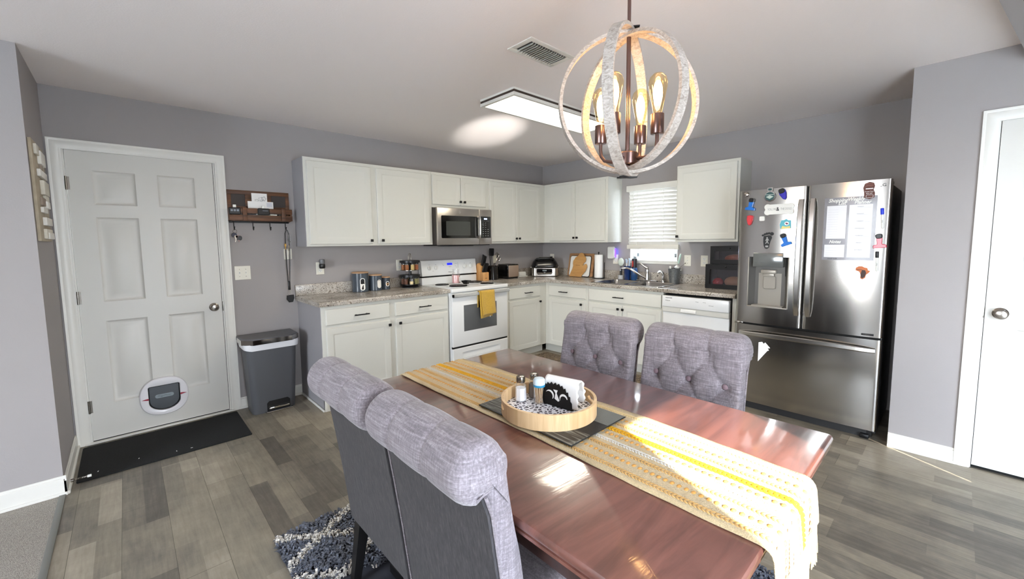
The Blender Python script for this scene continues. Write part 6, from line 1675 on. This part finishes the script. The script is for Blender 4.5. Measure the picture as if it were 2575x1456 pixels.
# ------------------------------------------------------------------ refrigerator magnets
def fm(x, z, y0=None):
    """spot on the bowed refrigerator door at local x, height z"""
    yb_ = bulge(x, 0, .452) if x < .456 else bulge(x, .460, FW)
    return (yb_ - .0022, FX - x, z)
def magnet(name, label, x, z, cat='magnet', group=None, tilt=0):
    return T(name, label, cat, fm(x, z), RB, group)
mg = magnet('round_magnet', 'small round steel magnet at the top left of the refrigerator', .050, 1.747)
P(mg, 'disc', B().lathe([(.016, 0), (.017, .004), (.015, .012), (0, .014)], (0, 0, 0), 20, M=Matrix.Rotation(PI / 2, 4, 'X')), M['nickel'])
def clip(label, x, z, col, tilt, kind):
    t = magnet('magnet_clip', label, x, z, 'magnet', None); R = Matrix.Rotation(tilt, 4, 'Y')
    mm = pm('clip_' + '_'.join(map(str, col)), col, .3, coat=.3)
    if kind == 'T':
        P(t, 'clip_body', B().prism([(-.015, .018), (-.013, -.022), (-.034, -.030), (-.034, -.048), (.034, -.048), (.034, -.030), (.013, -.022), (.017, .018)], 0, -.020, 'xz', bev=.004, M=R), mm)
        P(t, 'grip_pad', B().prism(rrect(-.018, .018, .014, .046, .012, 4), 0, -.024, 'xz', bev=.004, M=R), M['black'], label='black rubber grip')
    else:
        P(t, 'clip_body', B().prism([(-.022, .030), (0, .036), (.022, .030), (.023, .0), (.012, -.036), (0, -.046), (-.012, -.036), (-.023, 0)], 0, -.014, 'xz', bev=.005, M=R), mm)
        if kind == 'drop': P(t, 'grip_pad', B().prism(rrect(-.020, .020, .006, .042, .012, 4), -.004, -.020, 'xz', bev=.004, M=R), M['black'], label='black rubber grip')
    return t
clip('bright blue T shaped magnet clip at the upper left of the refrigerator', .088, 1.668, (24, 110, 198), .15, 'T')
clip('red shield shaped magnet clip below a blue clip', .084, 1.545, (206, 54, 62), .05, 'shield')
clip('royal blue drop shaped magnet clip with black grip near the top', .305, 1.728, (52, 44, 170), -.35, 'drop')
clip('bright blue T shaped magnet clip beside the left door handle', .330, 1.386, (24, 110, 198), -.35, 'T')
clip('pinkish red T shaped magnet clip at the right refrigerator edge', .868, 1.372, (198, 48, 74), -.10, 'T')
mg = magnet('badge_magnet', 'silver and green round badge bottle opener magnet', .218, 1.730)
P(mg, 'medal', B().prism(ell(0, -.012, .040, .040, 32), 0, -.006, 'xz', bev=.002).prism(rrect(-.020, .020, .022, .056, .008, 4), 0, -.006, 'xz', bev=.002), M['chrome'])
P(mg, 'emblem', B().prism(ell(0, -.012, .032, .032, 28), -.006, -.0075, 'xz').prism(rrect(-.012, .012, .032, .048, .005, 3), -.006, -.0075, 'xz'), pm('enamel_green', (52, 86, 86), .3))
P(mg, 'relief', B().prism([(-.026, -.016), (0, -.032), (.026, -.016), (0, -.004)], -.0075, -.009, 'xz').box(-.028, .028, -.009, -.0075, -.002, .002), pm('enamel_pale', (186, 200, 190), .3, metal=.4))
mg = magnet('bone_magnet', 'white bone shaped magnet with grey lettering', .282, 1.616)
bone = []
for cx, cz, a0, a1 in ((.076, -.020, -2.2, .75), (.076, .020, -.75, 2.2), (-.076, .020, .95, 3.9), (-.076, -.020, 2.4, 5.35)):
    for k in range(9): a = a0 + (a1 - a0) * k / 8; bone.append((cx + .0225 * math.cos(a), cz + .0225 * math.sin(a)))
P(mg, 'plaque', B().prism(bone, 0, -.006, 'xz', bev=.0015), M['white'])
b = B(); b.text('YOU, ME', .024, FM(-.046, -.0062, 0), sx=.62); b.text('THE DOGS', .024, FM(.047, -.0062, 0), sx=.62); P(mg, 'lettering', b, pm('lettering_grey', (150, 148, 144), .5))
b = B(); b.text('&', .040, FM(-.007, -.0066, 0), sx=.75, bold=.0008); P(mg, 'ampersand', b, M['black'])
mg = magnet('square_magnet', 'small white rounded square magnet under the bone', .171, 1.549)
P(mg, 'disc', B().prism(rrect(-.018, .018, -.018, .018, .008, 5), 0, -.008, 'xz', bev=.002), M['white'])
mg = magnet('souvenir_magnet', 'turquoise beach souvenir magnet beside the left handle', .332, 1.500)
P(mg, 'plaque', B().prism([(-.034, -.034), (-.040, .0), (-.030, .030), (-.012, .032), (.002, .040), (.014, .030), (.030, .030), (.034, -.03)], 0, -.006, 'xz', bev=.0015), pm('souvenir_teal', (92, 176, 190), .35))
P(mg, 'sand', B().prism([(-.030, -.034), (-.022, -.012), (.0, -.018), (.028, -.014), (.030, -.032)], -.006, -.008, 'xz'), pm('souvenir_sand', (222, 206, 128), .5))
P(mg, 'flower', B().prism(ell(.006, .006, .015, .014, 12), -.006, -.009, 'xz'), pm('souvenir_white', (232, 232, 226), .5))
P(mg, 'flower_heart', B().prism([(-.004, .008), (.004, .012), (.018, .005), (.008, -.003)], -.009, -.010, 'xz'), pm('souvenir_maroon', (122, 26, 56), .5))
mg = magnet('footprint_magnet', 'black footprint magnet with a walking figure cut out', .212, 1.374)
foot = [(-.026, .028), (-.022, .040), (.012, .046), (.026, .042), (.032, .026), (.022, .0), (.016, -.028), (.014, -.050), (.0, -.060), (-.014, -.056), (-.022, -.036), (-.026, -.004)]
b = B(); b.prism(foot, 0, -.004, 'xz', bev=.001)
for x, z, r_ in ((-.030, .045, .008), (-.017, .053, .008), (-.003, .058, .009), (.012, .060, .009), (.031, .056, .013)): b.prism(ell(x, z, r_, r_, 14), 0, -.004, 'xz')
P(mg, 'sole', b, M['black'])
b = B(); b.prism(ell(.0, .026, .005, .006, 12), -.004, -.0048, 'xz'); b.prism([(-.005, .020), (-.012, .002), (-.009, .0), (-.003, .010), (-.004, -.004), (-.012, -.020), (-.006, -.020), (.001, -.008), (.008, -.020), (.014, -.020), (.006, -.002), (.006, .010), (.012, .002), (.015, .004), (.007, .020)], -.004, -.0048, 'xz'); b.prism(rrect(-.010, .010, -.048, -.034, .003, 3), -.004, -.0048, 'xz')
P(mg, 'cut_out', b, pm('cutout_steel', (150, 148, 144), .4, metal=.6))
# planner sheet
pls = T('planner_sheet', 'grey magnetic weekly planner sheet on the right refrigerator door', 'planner', (bulge(.70, .46, FW) - .0012, FX - .562, 1.238), RB)
pw, ph = .283, .436
def yv(x): return bulge(.562 + x, .46, FW) - bulge(.70, .46, FW)
def sheet(b, x0, x1, z0, z1, off):
    n = 10; V = []
    for i in range(n + 1):
        x = x0 + (x1 - x0) * i / n
        for z in (z0, z1):
            V.append((x, yv(x) - off, z))
    return b.add(V, [(2 * i, 2 * i + 2, 2 * i + 3, 2 * i + 1) for i in range(n)])
P(pls, 'sheet', sheet(sheet(B(), 0, pw, 0, ph, .0012), 0, pw, 0, ph, .0004), pm('planner_grey', (138, 136, 140), .3, noise=(18, .12), coat=.3))
b = B()
for q in ((.016, .126, .150, .380), (.012, .126, .020, .108), (.140, .262, .020, .380)): sheet(b, *q, .0018)
P(pls, 'writing_area', b, pm('planner_white', (226, 225, 226), .35))
for grp in ((('Shopping', .075, .415, .034), ('List', .098, .394, .034)), (('Weekly', .172, .418, .034), ('Planner', .208, .395, .034)), (('Notes', .070, .128, .030),)):
    b = B()
    for tx, x, z, s in grp: b.text(tx, s, FM(x, yv(x) - .0022, z), sx=.85, shear=.3, bold=.0008)
    P(pls, 'heading', b, M['white'])
b = B(); g_ = pm('planner_ink', (96, 94, 98), .5)
for i, dname in enumerate(('SUNDAY', 'MONDAY', 'TUESDAY', 'WEDNESDAY', 'THURSDAY', 'FRIDAY', 'SATURDAY')):
    z = .366 - i * .049; b.text(dname, .0085, FM(.200, yv(.2) - .0024, z)); b.box(.146, .256, yv(.2) - .0021, yv(.2) - .0018, z - .0065, z - .0060)
for i in range(12): b.box(.022, .120, yv(.07) - .0021, yv(.07) - .0018, .165 + i * .017, .1653 + i * .017)
for i in range(4): b.box(.018, .120, yv(.07) - .0021, yv(.07) - .0018, .034 + i * .017, .0343 + i * .017)
P(pls, 'ruled_lines', b, g_)
b = B(); b.text('need milk', .014, FM(.060, yv(.06) - .0022, .010), shear=.2); P(pls, 'handwriting', b, M['black'])
def marker(label, x, z, capc, tilt):
    t = magnet('dry_erase_marker', label, x, z, 'marker', 'dry erase markers on the refrigerator'); R = TR(0, -.009, 0, ry=tilt)
    P(t, 'cap', B().cyl((0, 0, .014), .0095, .042, 16, .002, M=R), pm('marker_cap_' + str(capc[2]), capc, .3))
    P(t, 'barrel', B().lathe([(.0035, -.078), (.007, -.072), (.0078, .014)], (0, 0, 0), 16, M=R), M['white'])
    b = B(); b.text('Expo', .009, R @ TR(.0, -.0081, -.03) @ Matrix.Rotation(PI / 2, 4, 'X') @ Matrix.Rotation(PI / 2, 4, 'Z')); P(t, 'print', b, g_)
marker('dry erase marker with blue cap on the right refrigerator door', .874, 1.530, (26, 54, 200), -.06)
marker('dry erase marker with black cap below the pinkish red clip', .862, 1.245, (22, 22, 24), -.03)
mg = magnet('sole_magnet', 'brown shoe sole shaped magnet above the weekly planner', .800, 1.706)
sole = [(-.024, -.046), (.004, -.056), (.028, -.046), (.030, -.016), (.022, .006), (.028, .030), (.022, .050), (.0, .058), (-.024, .048), (-.032, .020), (-.026, -.012)]
P(mg, 'sole', B().prism(sole, 0, -.005, 'xz', bev=.0015), pm('sole_brown', (92, 52, 42), .5))
b = B()
for z in (.040, .028): b.prism([(-.020, z), (-.005, z + .006), (.010, z), (.020, z + .005), (.020, z + .009), (.010, z + .004), (-.005, z + .010), (-.020, z + .004)], -.005, -.0056, 'xz')
P(mg, 'tread', b, pm('sole_tread', (132, 80, 66), .5))
b = B(); b.box(-.018, .020, -.0058, -.005, .010, .016); b.text('Forget Your', .009, FM(.001, -.0056, -.006)); b.text('Best Self', .009, FM(.001, -.0056, -.018)); b.tube([(x, -.0056, z) for x, z in rrect(-.014, .022, -.046, -.028, .004, 3)], .001, 4, closed=True); P(mg, 'print', b, M['paper'])
mg = magnet('wooden_magnet', 'small carved wooden magnet shaped like a continent below the planner', .790, 1.165)
P(mg, 'map_shape', B().prism([(-.036, .006), (-.034, .024), (-.020, .034), (.0, .034), (.012, .026), (.026, .024), (.030, .008), (.042, .004), (.034, -.012), (.022, -.022), (.018, -.044), (.004, -.056), (-.008, -.048), (-.008, -.024), (-.014, -.004)], 0, -.006, 'xz', bev=.0015), pm('map_orange', (190, 106, 58), .5))
P(mg, 'carving', B().prism([(.0, .010), (.016, .008), (.022, -.010), (.016, -.036), (.004, -.048), (-.004, -.042), (-.006, -.016)], -.006, -.008, 'xz').box(-.03, .0, -.0072, -.006, .010, .013), pm('map_dark', (62, 40, 30), .5))
